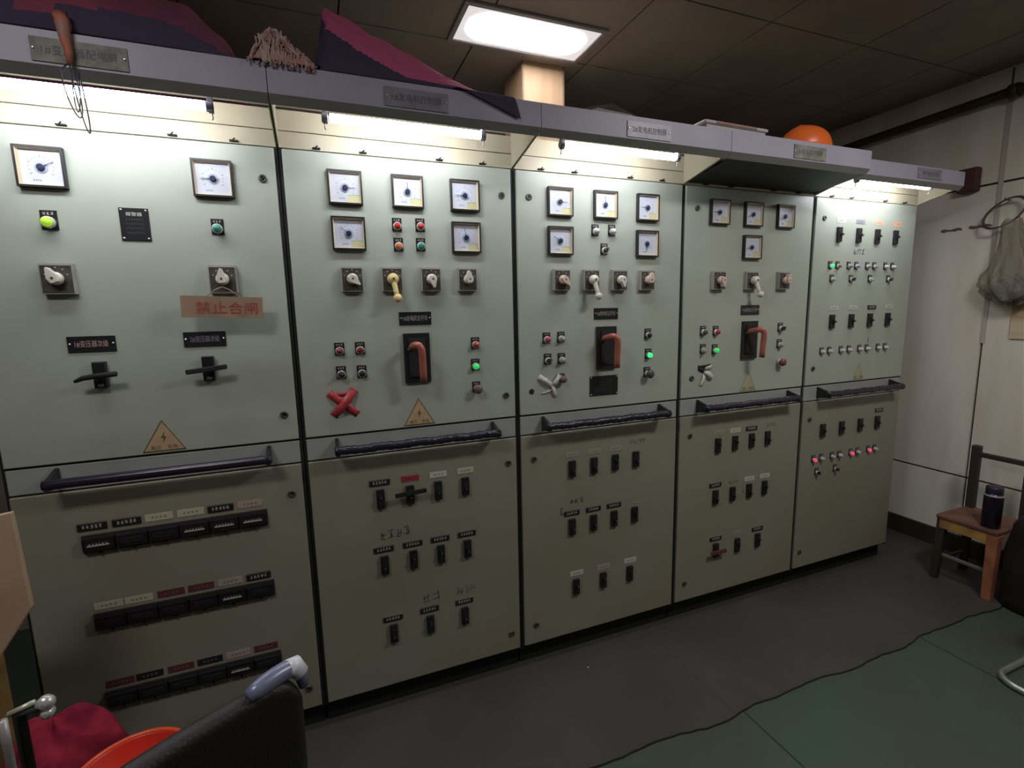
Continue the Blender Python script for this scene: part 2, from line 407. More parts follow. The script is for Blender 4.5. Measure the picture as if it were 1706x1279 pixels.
def breaker(par, x, z, s=1.0, tog=0.0, side=False):
    def body():
        b = MB(); w, h = 0.0145*s, 0.036
        b.box(-w, w, -0.012, 0, -h, h, 0); b.box(-w*0.55, w*0.55, -0.0135, -0.011, -h*0.55, h*0.55, 1)
        return b.mesh('circuit_breaker', [black, blackm])
    root = put('circuit_breaker', cached(('bk', s), body), par, (x, 0, z), bevel=0.0012)
    def tg():
        b = MB(); b.box(-0.005, 0.005, -0.026, -0.012, -0.006, 0.006, 0); b.box(-0.0035, 0.0035, -0.0266, -0.0255, 0.002, 0.0045, 1)
        if side: b.box(0.004, 0.018, -0.022, -0.018, -0.002, 0.002, 0)
        return b.mesh('toggle', [black, greymet])
    put('toggle', cached(('tg', side), tg), root, (0, 0, tog), bevel=0.001)
    return root
def label_plate(par, x, z, m, w=0.073, h=0.022, frame=None, text=True, seed=1, tilt=0):
    """small text strip above a breaker"""
    if m is plate_b:
        mesh = cached(('lp', w, seed), lambda: strokes(MB().box(-w/2, w/2, -0.0035, 0, -h/2, h/2, 0).box(-w/2, w/2, -0.0042, 0.0, h/2-0.002, h/2, 1), w*0.72, h*0.5, -0.0041, 5, 2, seed).mesh('legend_plate', [plate_b, greymet, letter]))
    else:
        mesh = cached(('lp', m.name, w), lambda: strokes(MB().box(-w/2, w/2, -0.0015, 0, -h/2, h/2, 0), w*0.6, h*0.3, -0.0018, 4, 1, 3).mesh('legend_plate', [m, inkg if m is not lab_r else lab_dr]))
    o = put('legend_plate', mesh, par, (x, 0, z), rot=(0, tilt, 0) if tilt else None)
    if m is lab_r: o['label'] = 'red legend strip'
    return o
def nameplate(par, x, z, body, tm=None, w=0.115, h=0.046, wt=0.080, y=0.0, pm=None, name='name_plate'):
    b = MB(); b.box(-w/2, w/2, -0.003, 0, -h/2, h/2, 0)
    b.text(body, h*0.42, 0, 0.001, -0.0034, 1, width=wt)
    for sx in (-1, 1): b.lathe([(0.003, 0.003), (0.0028, 0.005), (0.001, 0.0055)], c=(sx*(w/2-0.006), 0, 0.001), m=2, n=10)
    return b.build(name, [pm or plate_b, tm or letter, rivet], par, (x, y, z))
def lock(par, x, z, hole=False):
    if hole:
        return put('lock_hole', cached('hole', lambda: MB().lathe([(0.011, 0.0), (0.011, 0.0012)], n=20).mesh('lock_hole', [gapm])), par, (x, 0, z))
    f = lambda: MB().lathe([(0.0125, 0.0), (0.0125, 0.004), (0.0105, 0.006), (0.0065, 0.006), (0.006, 0.002)], n=20, m=0).lathe([(0.006, 0.001), (0.006, 0.003)], n=16, m=1).box(-0.001, 0.001, -0.0075, -0.002, -0.006, 0.006, 0).mesh('door_lock', [mat('lock_metal', (0.10, 0.10, 0.09), 0.4, 0.5), blackm])
    return put('door_lock', cached('lock', f), par, (x, 0, z), rot=(0, random.uniform(0, 3), 0))
def warning(par, x, zb, w=0.116, h=0.099, faded=False):
    b = MB(); hw = w/2
    b.prism([(-hw, 0), (hw, 0), (0, h)], -0.0010, 0, 0)
    k = 0.80; zc = h/3
    b.prism([(-hw*k, zc-zc*k+0.001), (hw*k, zc-zc*k+0.001), (0, zc+(h-zc)*k)], -0.0016, -0.0008, 0) if False else None
    inn = [(-hw*0.93, 0.0028), (hw*0.93, 0.0028), (0, h*0.955)]; out = [(-hw, 0), (hw, 0), (0, h)]
    for q in range(3):
        r_ = (q+1) % 3
        b.add([(out[q][0], -0.0014, out[q][1]), (out[r_][0], -0.0014, out[r_][1]), (inn[r_][0], -0.0014, inn[r_][1]), (inn[q][0], -0.0014, inn[q][1])], [(0,1,2,3)], 1)
    b.prism([(0.004, h*0.62), (-0.007, h*0.42), (0.0, h*0.42), (-0.003, h*0.26), (0.009, h*0.47), (0.002, h*0.47)], -0.0015, -0.0009, 2) if not faded else None
    b.text('高压', 0.013, -0.022, 0.0125, -0.0015, 2); b.text('危险', 0.013, 0.022, 0.0125, -0.0015, 2)
    return b.build('warning_triangle', [tri_y if not faded else mat('warning_faded', (0.42, 0.40, 0.26), 0.6, col2=(0.38, 0.33, 0.22), vscale=30), tri_line if not faded else mat('warning_line_faded', (0.20, 0.22, 0.12), 0.6), tri_ink], par, (x, 0, zb))
def main_breaker(par, x, z, lean):
    b = MB(); b.box(-0.047, 0.047, -0.012, 0, -0.09, 0.09, 0); b.box(-0.030, 0.030, -0.018, -0.011, -0.07, 0.072, 1)
    b.lathe([(0.0125, 0.018), (0.0125, 0.022), (0.010, 0.023)], c=(-0.012, 0, -0.055), m=1, n=20)
    b.box(-0.036, -0.014, -0.0195, -0.0178, 0.030, 0.036, 2)
    root = b.build('main_breaker', [black, blackm, greymet], par, (x, 0, z), bevel=0.002)
    h = MB()
    pts = [(-0.020, -0.018, 0.040), (-0.020, -0.050, 0.047), (-0.016, -0.078, 0.052), (-0.006, -0.086, 0.050), (0.002, -0.088, 0.036), (0.004, -0.086, 0.010), (0.005, -0.082, -0.03), (0.006, -0.078, -0.078)]
    # smooth the bend
    P = []
    for k in range(len(pts)-1):
        for t in (0, .5):
            a, c = Vector(pts[k]), Vector(pts[k+1]); P.append(a.lerp(c, t))
    P.append(Vector(pts[-1]))
    h.tube([(p.x+lean*0.0, p.y, p.z) for p in P], [0.012]*3+[0.0125]*(len(P)-3), 14)
    ho = h.build('breaker_handle', handle_o, root); ho['label'] = 'orange-brown cane-shaped handle'
    return root
def tape(par, x, z, m, bars, label, name='tape_cross'):
    b = MB()
    for (x0, z0, x1, z1, wd, y) in bars:
        d = Vector((x1-x0, z1-z0)); L = d.length; d.normalize(); nn = Vector((-d.y, d.x))*wd/2; N = 8; vs = []; fs = []
        for k in range(N+1):
            t = k/N; bulge = y*math.sin(PI*t)**0.7; jw = 1+0.12*math.sin(k*2.3+x*50)
            p = Vector((x0, z0)) + d*L*t
            vs += [(p.x+nn.x*jw, -0.001-bulge, p.y+nn.y*jw), (p.x-nn.x*jw, -0.001-bulge*0.85, p.y-nn.y*jw)]
            if k: fs.append((2*k-2, 2*k-1, 2*k+1, 2*k))
        b.add(vs, fs, 0, True)
    o = b.build(name, m, par, (x, 0, z)); o['label'] = label
    s = o.modifiers.new('thick', 'SOLIDIFY'); s.thickness = 0.0008
    return o
def scribble(par, x, z, w, h, m, seed, n=3):
    rd = random.Random(seed); b = MB()
    for k in range(n):
        cx = -w/2 + w*(k+0.5)/n
        for q in range(4):
            if q % 2: a = (cx-w/n*0.35, rd.uniform(-h/2, h/2)); c = (cx+w/n*0.35, a[1]+rd.uniform(-.1, .25)*h)
            else: a = (cx+rd.uniform(-.3, .3)*w/n, h*rd.uniform(.2, .5)); c = (a[0]+rd.uniform(-.2, .2)*w/n, -h*rd.uniform(.2, .5))
            mid = ((a[0]+c[0])/2+rd.uniform(-.1, .1)*w/n, (a[1]+c[1])/2)
            b.tube([(a[0], -0.0003, a[1]), (mid[0], -0.0003, mid[1]), (c[0], -0.0003, c[1])], 0.0011, 6)
    return b.build('marker_writing', m, par, (x, 0, z))

# ------------------------------------------------------------ the switchboard
PW = 0.8; BX = [-0.357, 0.443, 1.243, 2.043, 2.843]
ZD = 2.069; ZM1 = 1.120; ZM0 = 1.039; ZB = 0.1045
CAB_LABEL = ['left-end grey-green switchboard cabinet with only two dial meters and three long breaker strips',
  'grey-green switchboard cabinet with a red tape cross and a yellow crank switch',
  'middle grey-green switchboard cabinet with glowing green light and black plate below its breaker',
  'grey-green switchboard cabinet under the unlit dark canopy, with four dial meters',
  'right-end switchboard cabinet by the cream wall, with rows of small lights and no dials']
def cabinet(i):
    root = empty('switchboard_cabinet', (BX[i], 0, 0)); tag(root, CAB_LABEL[i], 'electrical cabinet', 'switchboard cabinets in one row')
    g = 0.011
    b = MB(); b.box(0.001, PW-0.001, 0.022, 0.60, 0.09, 2.185, 0)
    b.box(0.0015, 0.012, 0.010, 0.024, 0.09, ZD-0.002, 1); b.box(PW-0.012, PW-0.0015, 0.010, 0.024, 0.09, ZD-0.002, 1)
    b.build('carcass', [paint, gapm], root)
    MB().box(0.004, PW-0.004, 0.045, 0.58, 0, 0.0905).build('plinth', blackm, root)
    def door(z0, z1, m, name, y=-0.0):
        return MB().box(g, PW-g, y, 0.0215, z0, z1).build(name, m, root, bevel=0.003)
    # the gap strip behind the horizontal joints
    MB().box(g+.002, PW-g-.002, 0.014, 0.0216, ZB+0.01, ZD-0.01).build('door_seal', gapm, root)
    door(ZM1+0.004, ZD-0.003, paint, 'upper_door'); door(ZB, ZM0-0.003, paint_shaded, 'lower_door')
    MB().box(g, PW-g, 0.003, 0.0215, ZM0+0.002, ZM1-0.003).build('rail_panel', rail_paint, root, bevel=0.003)
    # grab handle across the rail panel
    x0, x1 = (0.12, 0.705) if i == 0 else (0.10, 0.70)
    N = 60; pts = []; rr = []
    for k in range(N+1):
        t = k/N; pts.append((x0+(x1-x0)*t, -0.062, 1.080+0.004*math.sin(k*.5)*(0 if i == 0 else .3)))
        rr.append(0.0145 if i == 0 else 0.0150 + 0.0013*math.sin(k*2.1) + 0.0006*math.sin(k*5.3+i))
    ho = MB().tube(pts, rr, 16).build('grab_handle', wrap_s if i == 0 else wrap, root)
    for xx in (x0+0.004, x1-0.016):
        MB().prismx([(-0.074, 1.064), (-0.074, 1.092), (0.003, 1.112), (0.003, 1.050)], xx, xx+0.012).build('handle_bracket', black, ho, bevel=0.002)
    # header above the door
    hb = MB(); hb.box(0.004, PW-0.004, 0.004, 0.0225, ZD+0.001, 2.119, 0); hb.box(0.004, PW-0.004, 0.004, 0.0225, 2.122, 2.183, 0)
    for xx in (0.115, 0.26, 0.52, 0.68):
        hb.box(xx-0.012, xx+0.012, -0.006, 0.006, ZD+0.004, ZD+0.008, 1)
        hb.tube([(xx-0.004, -0.004, ZD+0.006), (xx+0.004, -0.010, ZD+0.012)], 0.002, 6, 1)
    hb.build('header_panel', [cream, blackm], root)
    # canopy: top plate, fascia with an inward lip and side brackets
    D, zf0, zf1 = (0.255, 2.128, 2.203) if i < 4 else (0.200, 2.125, 2.192)
    c = MB()
    c.box(0.001, PW-0.001, -D, -D+0.004, zf0, zf1, 0)
    c.add([(0.001, -D, zf0), (PW-0.001, -D, zf0), (PW-0.001, -D+0.022, zf0-0.020), (0.001, -D+0.022, zf0-0.020),
           (0.001, -D+0.004, zf0+.002), (PW-0.001, -D+0.004, zf0+.002), (PW-0.001, -D+0.024, zf0-0.017), (0.001, -D+0.024, zf0-0.017)],
           [(0,3,2,1), (4,5,6,7), (0,1,5,4), (2,3,7,6), (1,2,6,5), (3,0,4,7)], 1)
    c.box(0.001, PW-0.001, -D+0.002, 0.022, zf1-0.006, zf1-0.003, 2)
    can = c.build('canopy', [fascia_p, mat('fascia_lip', (0.30, 0.31, 0.29), 0.5), cream], root)
    for xx in (0.002, PW-0.005):
        MB().prismx([(0.004, 2.072), (0.004, zf1-.006), (-D+0.003, zf1-.006), (-D+0.003, zf0-0.004)], xx, xx+0.003).build('side_bracket', cream, can)
    if i == 3:   # the underside without a lamp: its shade is put into a dark plate
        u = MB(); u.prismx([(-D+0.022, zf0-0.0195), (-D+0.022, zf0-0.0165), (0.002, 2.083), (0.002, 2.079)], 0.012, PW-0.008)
        uo = u.build('canopy_underside', mat('unlit_plate', (0.018, 0.018, 0.017), 0.6), can); uo['label'] = 'dark plate standing in for the unlit underside'
    if i < 4:
        t = ['1#变压器配电屏', '1#发电机控制屏', '2#发电机控制屏', '3#发电机控制屏'][i]
        x = [0.405, 0.397, 0.42, 0.42][i]
        nameplate(root, x, 2.160, t, mat('plate_ink', (0.10,0.10,0.15), .6), w=0.185, h=0.052, wt=0.145, y=-D, pm=plate_dirty if i in (0, 3) else steel_plate)
    else:
        nameplate(root, 0.513, 2.160, '照明配电屏', inkg, w=0.185, h=0.048, wt=0.12, y=-D, pm=steel_plate)
    return root
C = [cabinet(i) for i in range(5)]

# locks
for i, l in enumerate([[(.75,1.97),(.75,1.213),(.751,.934),(.75,.187)], [(.751,1.969),(.75,1.213),(.753,.935),(.75,.183)], [(.062,1.97),(.061,1.218),(.066,.936),(.065,.192)],
    [(.072,1.973),(.069,1.216),(.07,.942),(.064,.196)], [(.070,1.968),(.061,1.212),(.061,.941),(.052,.197)]]):
    for k, (x, z) in enumerate(l): lock(C[i], x, z, hole=(i == 2 and k == 1))

# meters
for i, x, z, a, st, bl in [(0,.204,1.958,30,False,False),(0,.614,1.958,180,False,False),
    (1,.195,1.958,0,True,False),(1,.401,1.958,90,True,False),(1,.607,1.958,180,True,False),(1,.197,1.811,142,True,False),(1,.607,1.811,100,True,False),
    (2,.193,1.959,0,True,False),(2,.398,1.959,92,True,False),(2,.604,1.959,175,True,False),(2,.193,1.812,150,True,False),(2,.604,1.812,265,False,False),
    (3,.194,1.961,178,True,False),(3,.394,1.961,200,True,False),(3,.597,1.961,210,True,False),(3,.395,1.813,190,True,False)]:
    meter(C[i], x, z, a, st, bl)

# rotary switches
for x, a in ((.207, 112), (.614, 92)): rotary(C[0], x, 1.658, 'knob', a, 0.076, 0.085)
for i, l in ((1, [(.198,'knob',-42,None),(.331,'crank',-82,yellow_p),(.468,'knob',-78,None),(.604,'knob',95,None)]),
             (2, [(.194,'knob',-50,pink_p),(.328,'crank',-82,None),(.463,'knob',-80,None),(.601,'knob',80,pink_p)]),
             (3, [(.196,'knob',-85,pink_p),(.394,'crank',-80,None),(.600,'knob',88,pink_p)])):
    for x, k, a, m in l: rotary(C[i], x, 1.660, k, a, km=m)

# pilot lights, buttons, selectors
L0 = C[0]; lamp(L0, .203, 1.812, lime_l, s=1.12); lamp(L0, .612, 1.811, teal_l, s=1.0)
for x, z, m, k in [(.359,1.841,red_l,'lens'),(.440,1.843,red_l,'lens'),(.361,1.774,orange_l,'flat'),(.439,1.776,green_l,'flat'),
    (.141,1.418,dred_l,'lens'),(.209,1.418,dred_l,'flat'),(.141,1.337,black,'selector'),(.210,1.336,black,'flat'),
    (.629,1.418,red_l,'lens'),(.627,1.336,green_on2,'lens'),(.628,1.250,brown_l,'mushroom')]: lamp(C[1], x, z, m, k, s=0.95 if k != 'mushroom' else .9)
for x, z, m, k in [(.352,1.853,white_l,'lens'),(.431,1.855,white_l,'lens'),(.395,1.779,black,'selector'),
    (.129,1.425,mag_l,'lens'),(.194,1.426,grey_l,'lens'),(.133,1.340,black,'selector'),(.196,1.339,grey_l,'lens'),(.196,1.261,brown_l,'mushroom'),
    (.619,1.425,black,'flat'),(.623,1.337,green_on,'lens'),(.618,1.256,dark_l,'mushroom')]: lamp(C[2], x, z, m, k, s=0.95 if k != 'mushroom' else (.75 if x < .3 else .95))
for x, z, m, k in [(.125,1.427,dark_l,'lens'),(.200,1.425,red_l,'lens'),(.128,1.344,grey_l,'selector'),(.198,1.340,green_on2,'lens'),
    (.610,1.428,black,'selector'),(.609,1.347,grey_l,'lens'),(.612,1.262,rbrown_l,'mushroom')]: lamp(C[3], x, z, m, k, s=0.95, plate=(k != 'mushroom'))
r1 = [.133,.188,.272,.329,.415,.472,.562,.620]
for x, m in zip(r1, [green_on, mat('lens_olive', (0.28,0.26,0.10), .4), grey_l, blue_l, grey_l, grey_l, white_l, white_l]): lamp(C[4], x, 1.735, m, s=0.8)
for x, m in zip([.151,.296,.444,.595], [grey_l, black, grey_l, black]): lamp(C[4], x, 1.668, m, 'selector', s=0.8)
for x in [.114,.171,.260,.322,.405,.466,.557,.617]: lamp(C[4], x, 1.297, white_l if x != .466 else mat('lens_cream', (0.6,0.55,0.38), .3), s=0.8)
for x, on in zip([.109,.168,.252,.311,.403,.458,.550,.604], [1,0,0,0,1,0,1,0]): lamp(C[4], x, .715, pink_lit if on else white_l, s=0.8)
for x in (.140, .285): lamp(C[4], x, .640, black, 'selector', s=0.8)

# plates, triangles, main breakers
nameplate(C[0], .258, 1.472, '1#变压器次级', letter_r); nameplate(C[0], .545, 1.475, '2#变压器次级', inkg if False else mat('letter_dull', (0.22,0.21,0.24), .5))
for i, t in ((1, '1#发电机主开关'), (2, '2#发电机主开关'), (3, '3#发电机主开关')): nameplate(C[i], .407, 1.523, t, mat('letter_grey', (0.34,0.34,0.31), .5), wt=0.088)
def data_plate(par, x, z, w, h, title, n, tm):
    b = MB(); b.box(-w/2, w/2, -0.003, 0, -h/2, h/2, 0)
    if title: b.text(title, 0.0105, 0, h/2-0.017, -0.0034, 1, width=0.040)
    for k in range(n): strokes(b, w*0.62, 0.006, -0.0034, 7, 2, k+int(x*90), 0, h/2-0.032-k*0.0125 if title else h/2-0.016-k*0.0125)
    for sx in (-1, 1):
        for sz in (-1, 1): b.lathe([(0.0032, 0.003), (0.003, 0.005), (0.001, 0.0056)], c=(sx*(w/2-0.006), 0, sz*(h/2-0.006)), m=3, n=10)
    return b.build('data_plate', [plate_b, tm, mat('letter_faint', (0.07,0.07,0.085), .5), rivet], par, (x, 0, z))
data_plate(C[0], .401, 1.816, .072, .092, '报警器', 4, letter)
data_plate(C[2], .398, 1.219, .138, .084, None, 5, letter)
warning(C[0], .403, 1.131); warning(C[1], .404, 1.131); warning(C[3], .416, 1.131, .105, .099, True); warning(C[4], .417, 1.131, .08, .09, True)
for i in (1, 2, 3): main_breaker(C[i], .406, 1.380, 0)

# cabinet 1: two large breakers with cross levers, three breaker strips
def lever_breaker(par, x, z, tilt, bent):
    b = MB(); b.box(-.016, .016, -.020, 0, -.039, .039, 0); b.box(-.007, .007, -.0225, -.019, -.034, -.026, 1)
    r_ = b.build('circuit_breaker', [black, greymet], par, (x, 0, z), bevel=.002)
    l = MB()
    if bent: l.tube([(-.054, -.040, -.012), (-.030, -.046, -.003), (0, -.044, 0), (.050, -.044, .002)], [.005, .008, .0085, .0085], 8)
    else: l.box(-.056, .056, -.050, -.038, -.0075, .0075)
    l.box(-.006, .006, -.044, -.018, -.006, .006)
    lo = l.build('lever', blackm, r_, rot=(0, -math.radians(tilt), 0)); lo.modifiers.new('b', 'BEVEL').width = .002
    return r_
lever_breaker(C[0], .271, 1.381, 2, True); lever_breaker(C[0], .548, 1.383, 6, False)
for sz, labs, whites in ((.868, [plate_b, plate_b, lab_c, lab_c, plate_b, lab_t], (0, 3, 4, 5)), (.611, [lab_c, lab_c, lab_dr, lab_dr, lab_pk, plate_b], (4,)), (.342, [lab_dr, blackm, lab_dr, blackm, lab_pk, lab_dr], (4,))):
    xs = [.193,.280,.364,.450,.535,.621] if sz > .8 else [.204,.283,.370,.454,.539,.625]
    bk = MB(); bk.box(-.253, .253, -.006, 0, -.030, .026, 0); st = bk.build('breaker_strip', mat('strip_backing', (0.028,0.025,0.022), .6), C[0], (.417, 0, sz))
    for k, x in enumerate([.207,.291,.375,.459,.543,.627]):
        b = MB(); b.box(-.040, .040, -.018, -.004, -.022, .018, 0); b.box(-.030, .030, -.0195, -.017, -.012, .006, 1)
        if k in whites:
            b.box(-.028, .028, -.0202, -.0194, -.006, -.002, 2); strokes(b, .05, .006, -.0202, 6, 2, k, 0, 0)
        b.box(-.003, .003, -.012, 0, -.036, -.030, 0)
        b.build('breaker_module', [black, blackm, lab_w], st, (x-.417, 0, 0), bevel=.0015)
    for k, (x, m) in enumerate(zip(xs, labs)):
        label_plate(C[0], x, sz+.052 if sz > .8 else sz+.048, m, .074, .023, seed=k+2)

# breakers on the other doors, each with its own legend
rows = {1: ([.246,.354,.461,.569], [.246,.354,.461,.569], [.264,.406,.548]), 2: ([.242,.349,.457,.565], [.241,.348,.454,.563], [.260,.399,.541]), 3: ([.239,.347,.455,.562], [.236,.345,.454,.559], [.252,.392,.530])}
labs = {1: ([plate_b, lab_r, lab_w, lab_c], [plate_b]*4, [plate_b]*3), 2: ([lab_p]*3+[None], [plate_b]*3+[None], [lab_w, lab_pk, lab_w]), 3: ([lab_p, lab_c, plate_b, None], [plate_b, None, lab_w, lab_w], [plate_b, lab_p, plate_b])}
zr = {1: (.867,.607,.322), 2: (.871,.610,.326), 3: (.876,.614,.333)}
for i in (1, 2, 3):
    for r_ in range(3):
        for k, x in enumerate(rows[i][r_]):
            bo = breaker(C[i], x, zr[i][r_], tog=random.choice((-.008, .008)))
            m = labs[i][r_][k]
            if m is not None: label_plate(C[i], x+(.004 if m is not plate_b else 0), zr[i][r_]+.062, m, .073 if m is plate_b else .066, seed=k+3*r_)
            if i == 1 and r_ == 0 and k == 1:
                lv = MB(); lv.box(-.058, .058, -.034, -.024, -.008, .008); lv.box(-.006, .006, -.03, -.011, -.008, .008)
                lv.build('lever', blackm, bo, (0, 0, .014), rot=(0, -math.radians(3), 0), bevel=.002)
            if i == 3 and r_ == 2 and k == 0:
                lv = MB(); lv.box(-.048, .048, -.030, -.022, -.010, .010)
                lo = lv.build('lever', lab_dr, bo, (0, 0, 0), bevel=.002); lo['label'] = 'dark red cross lever'
for z, ls in ((1.892, [lab_w, steel_plate, lab_o, lab_o]), (1.452, [lab_w, lab_w, plate_b, lab_w]), (.871, [None, None, None, plate_b])):
    xs = [.180,.327,.472,.621] if z > 1.8 else ([.172,.319,.467,.614] if z > 1 else [.162,.310,.460,.604])
    for x, m in zip(xs, ls):
        breaker(C[4], x, z, s=1.1, side=z > 1)
        if m is not None: label_plate(C[4], x+.014, z+.070, m, .066, .022)

tape(C[1], .142, 1.237, tape_r, [(-.046,.038,.046,-.046,.026,.012), (.040,.044,-.036,-.046,.028,.020), (-.044,.030,.034,.030,.014,.006)], 'red adhesive tape crossed over a button')
tape(C[2], .143, 1.240, tape_w, [(-.050,.038,.010,-.008,.022,.014), (.044,.042,.006,-.006,.020,.016), (.004,.002,.026,-.054,.014,.010), (-.040,-.034,.010,-.022,.008,.006)], 'white masking tape crossed over a button')
tape(C[3], .150, 1.232, tape_w, [(-.010,.022,.034,.040,.020,.016), (-.008,.014,.040,-.028,.022,.016), (-.006,-.002,-.030,-.058,.018,.008)], 'torn white masking tape strips')
tape(C[3], .150, 1.232, blackm, [(-.046,.034,.036,.040,.014,.008), (-.044,.030,-.010,.012,.018,.006)], 'torn black tape strips')
for i, x, z, w_, h_, m, sd, n in [(1,.29,.724,.115,.034,ink,3,4),(1,.416,.437,.075,.044,ink,4,2),(1,.554,.435,.085,.036,inkg,5,4),(2,.265,.722,.07,.02,ink,6,3),(2,.195,.683,.018,.06,lab_dr,7,1),
    (2,.578,.955,.085,.022,inkg,8,4),(2,.583,.664,.05,.020,lab_t,9,3),(3,.589,.946,.07,.022,inkg,10,3),(3,.356,.675,.07,.020,inkg,11,4),(3,.418,.617,.02,.03,inkg,12,1),(4,.347,1.810,.095,.030,ink,13,3),(4,.476,1.345,.014,.030,ink,14,1)]:
    scribble(C[i], x, z, w_, h_, m, sd, n)

# ------------------------------------------------------------ fluorescent lamps under the canopies
def tube_lamp(x0, x1, y, z, label):
    t = empty('fluorescent_lamp', ((x0+x1)/2, y, z)); tag(t, label, 'lamp', 'fluorescent lamps under the canopies')
    h = (x1-x0)/2
    g_ = MB(); g_.lathe([(0.0125, -h), (0.0125, h)], axis='x', n=20); g_.build('glass_tube', tube_m, t)
    for s_ in (-1, 1):
        c = MB(); c.lathe([(0.0132, -0.010), (0.0132, 0.006)], axis='x', n=16, m=0)
        c.box(-0.006, 0.006, -0.009, 0.012, -0.014, 0.045, 0)
        c.tube([(0, 0.004, -0.012), (0.003*s_, 0.006, -0.026), (0.0, 0.010, -0.030)], 0.0022, 6, 1)
        c.build('lamp_holder', [mat('holder', (0.16, 0.15, 0.17), .5), greymet], t, (s_*(h+0.013), 0, 0), bevel=.002)
    MB().box(-h-0.02, h+0.02, -0.022, 0.022, 0.045, 0.066 if y > -.2 else .06).build('batten', mat('batten_white', (0.65,0.66,0.66), .4), t, bevel=.002)
    return t
tube_lamp(-0.290, 0.283, -0.188, 2.100, 'lit fluorescent tube under the canopy of the left end cabinet')
tube_lamp(0.598, 1.053, -0.188, 2.106, 'lit fluorescent tube above the cabinet with the red tape cross')
tube_lamp(1.366, 1.833, -0.188, 2.107, 'lit fluorescent tube above the middle cabinet')
tube_lamp(2.925, 3.440, -0.152, 2.115, 'lit fluorescent tube at the right end, above the cabinet of small lights')

# ------------------------------------------------------------ ceiling light
t = empty('ceiling_light', (1.50, 0.435, HC)); tag(t, 'bright rectangular recessed ceiling light above the pillar', 'ceiling light')
b = MB(); a_, d_ = 0.335, 0.155
for q in ((-a_, a_, -d_, -d_+.022), (-a_, a_, d_-.022, d_), (-a_, -a_+.022, -d_+.022, d_-.022), (a_-.022, a_, -d_+.022, d_-.022)): b.box(q[0], q[1], q[2], q[3], -.014, -.001)
b.build('frame', mat('lamp_frame', (0.30, 0.27, 0.29), .5), t, bevel=.003)
MB().box(-a_+.021, a_-.021, -d_+.021, d_-.021, -.008, -.002).build('diffuser', ceil_off, t)
def rrect(hx, hy, r, n=8):
    P = []
    for cx, cy, a0 in ((hx-r, hy-r, 0), (-hx+r, hy-r, 90), (-hx+r, -hy+r, 180), (hx-r, -hy+r, 270)):
        for k in range(n+1):
            a = math.radians(a0+90*k/n); P.append((cx+r*math.cos(a), cy+r*math.sin(a)))
    return P
P = rrect(.285, .112, .10); n = len(P)
MB().add([(x, y, -.0095) for x, y in P]+[(x, y, -.0075) for x, y in P], [tuple(range(n))[::-1]]+[(i, (i+1)%n, (i+1)%n+n, i+n) for i in range(n)]).build('glowing_lens', ceil_on, t)

# ------------------------------------------------------------ warning sign hanging from the second rotary switch
t = empty('hanging_sign', (0.257, -0.060, 1.612)); tag(t, 'old tan sign board with four red characters hanging on the left-end cabinet', 'sign')
b = MB(); b.box(-.109, .109, -.003, .003, -.073, -.008, 0); b.text('禁止合闸', .036, .012, -.042, -.0036, 1, width=.165)
b.build('board', [mat('sign_board', (0.34, 0.22, 0.14), .65, col2=(0.25, 0.17, 0.115), vscale=14), mat('sign_red', (0.36, 0.045, 0.03), .6)], t, rot=(0, math.radians(2.2), 0), bevel=.001)
MB().tube([(-.05, 0, -.012), (-.02, .008, .012), (0, .012, .022), (.02, .008, .012), (.05, 0, -.012)], .0012, 6).build('string', mat('string', (0.35,0.3,0.25), .8), t)

# ------------------------------------------------------------ things on top of the canopies (top plate at 2.2)
def drape(name, outline_fn, nu, nv, mats, label, cat, mid=None, sub=1):
    vs = []; fs = []; mi = []
    for i_ in range(nu+1):
        for j_ in range(nv+1): vs.append(outline_fn(i_/nu, j_/nv))
    for i_ in range(nu):
        for j_ in range(nv):
            a = i_*(nv+1)+j_; fs.append((a, a+nv+1, a+nv+2, a+1)); mi.append(mid(i_/nu, j_/nv) if mid else 0)
    me = bpy.data.meshes.new(name); me.from_pydata(vs, [], fs)
    for m in mats: me.materials.append(m)
    me.polygons.foreach_set('material_index', mi); me.polygons.foreach_set('use_smooth', [True]*len(fs)); me.update()
    o = put(name, me); s = o.modifiers.new('s', 'SOLIDIFY'); s.thickness = .004; s.offset = 0
    o.modifiers.new('sub', 'SUBSURF').levels = sub; o.modifiers['sub'].render_levels = sub
    return tag(o, label, cat)
def ns(x, y, s=1.0): return math.sin(x*s*7.1+1.3*math.sin(y*s*5.3))*.5 + math.sin(y*s*9.7+x*s*3.1)*.5
ZT = 2.203
# heap on the left cabinet: a closed mound of clothing, front edge along the fascia top
def heap(name, prof, ydepth, mats, label, cat, amp=.02, ybase=-.245, seedx=0.0, mid=None, ny=14):
    """prof: [(x, height)] ridge line; the mound rises from ybase, peaks and falls behind."""
    nx = 40; xs0, xs1 = prof[0][0], prof[-1][0]
    def hgt(x):
        for (a, ha), (b_, hb_) in zip(prof, prof[1:]):
            if a <= x <= b_: 
                t_ = (x-a)/(b_-a); return ha+(hb_-ha)*(t_*t_*(3-2*t_))
        return 0
    def f(u, v):
        x = xs0+(xs1-xs0)*u; H = hgt(x)
        k = math.sin(min(1, v*1.0)*PI)**0.6 if 0 < v < 1 else 0
        fold = amp*ns(x*2+seedx, v*2.2, 1.6)*k
        return (x+.012*ns(v*3, x*3), ybase+ydepth*v+.5*fold, ZT+.003+max(0, H*k+fold*min(1, H/.05)))
    return drape(name, f, nx, ny, mats, label, cat, mid)
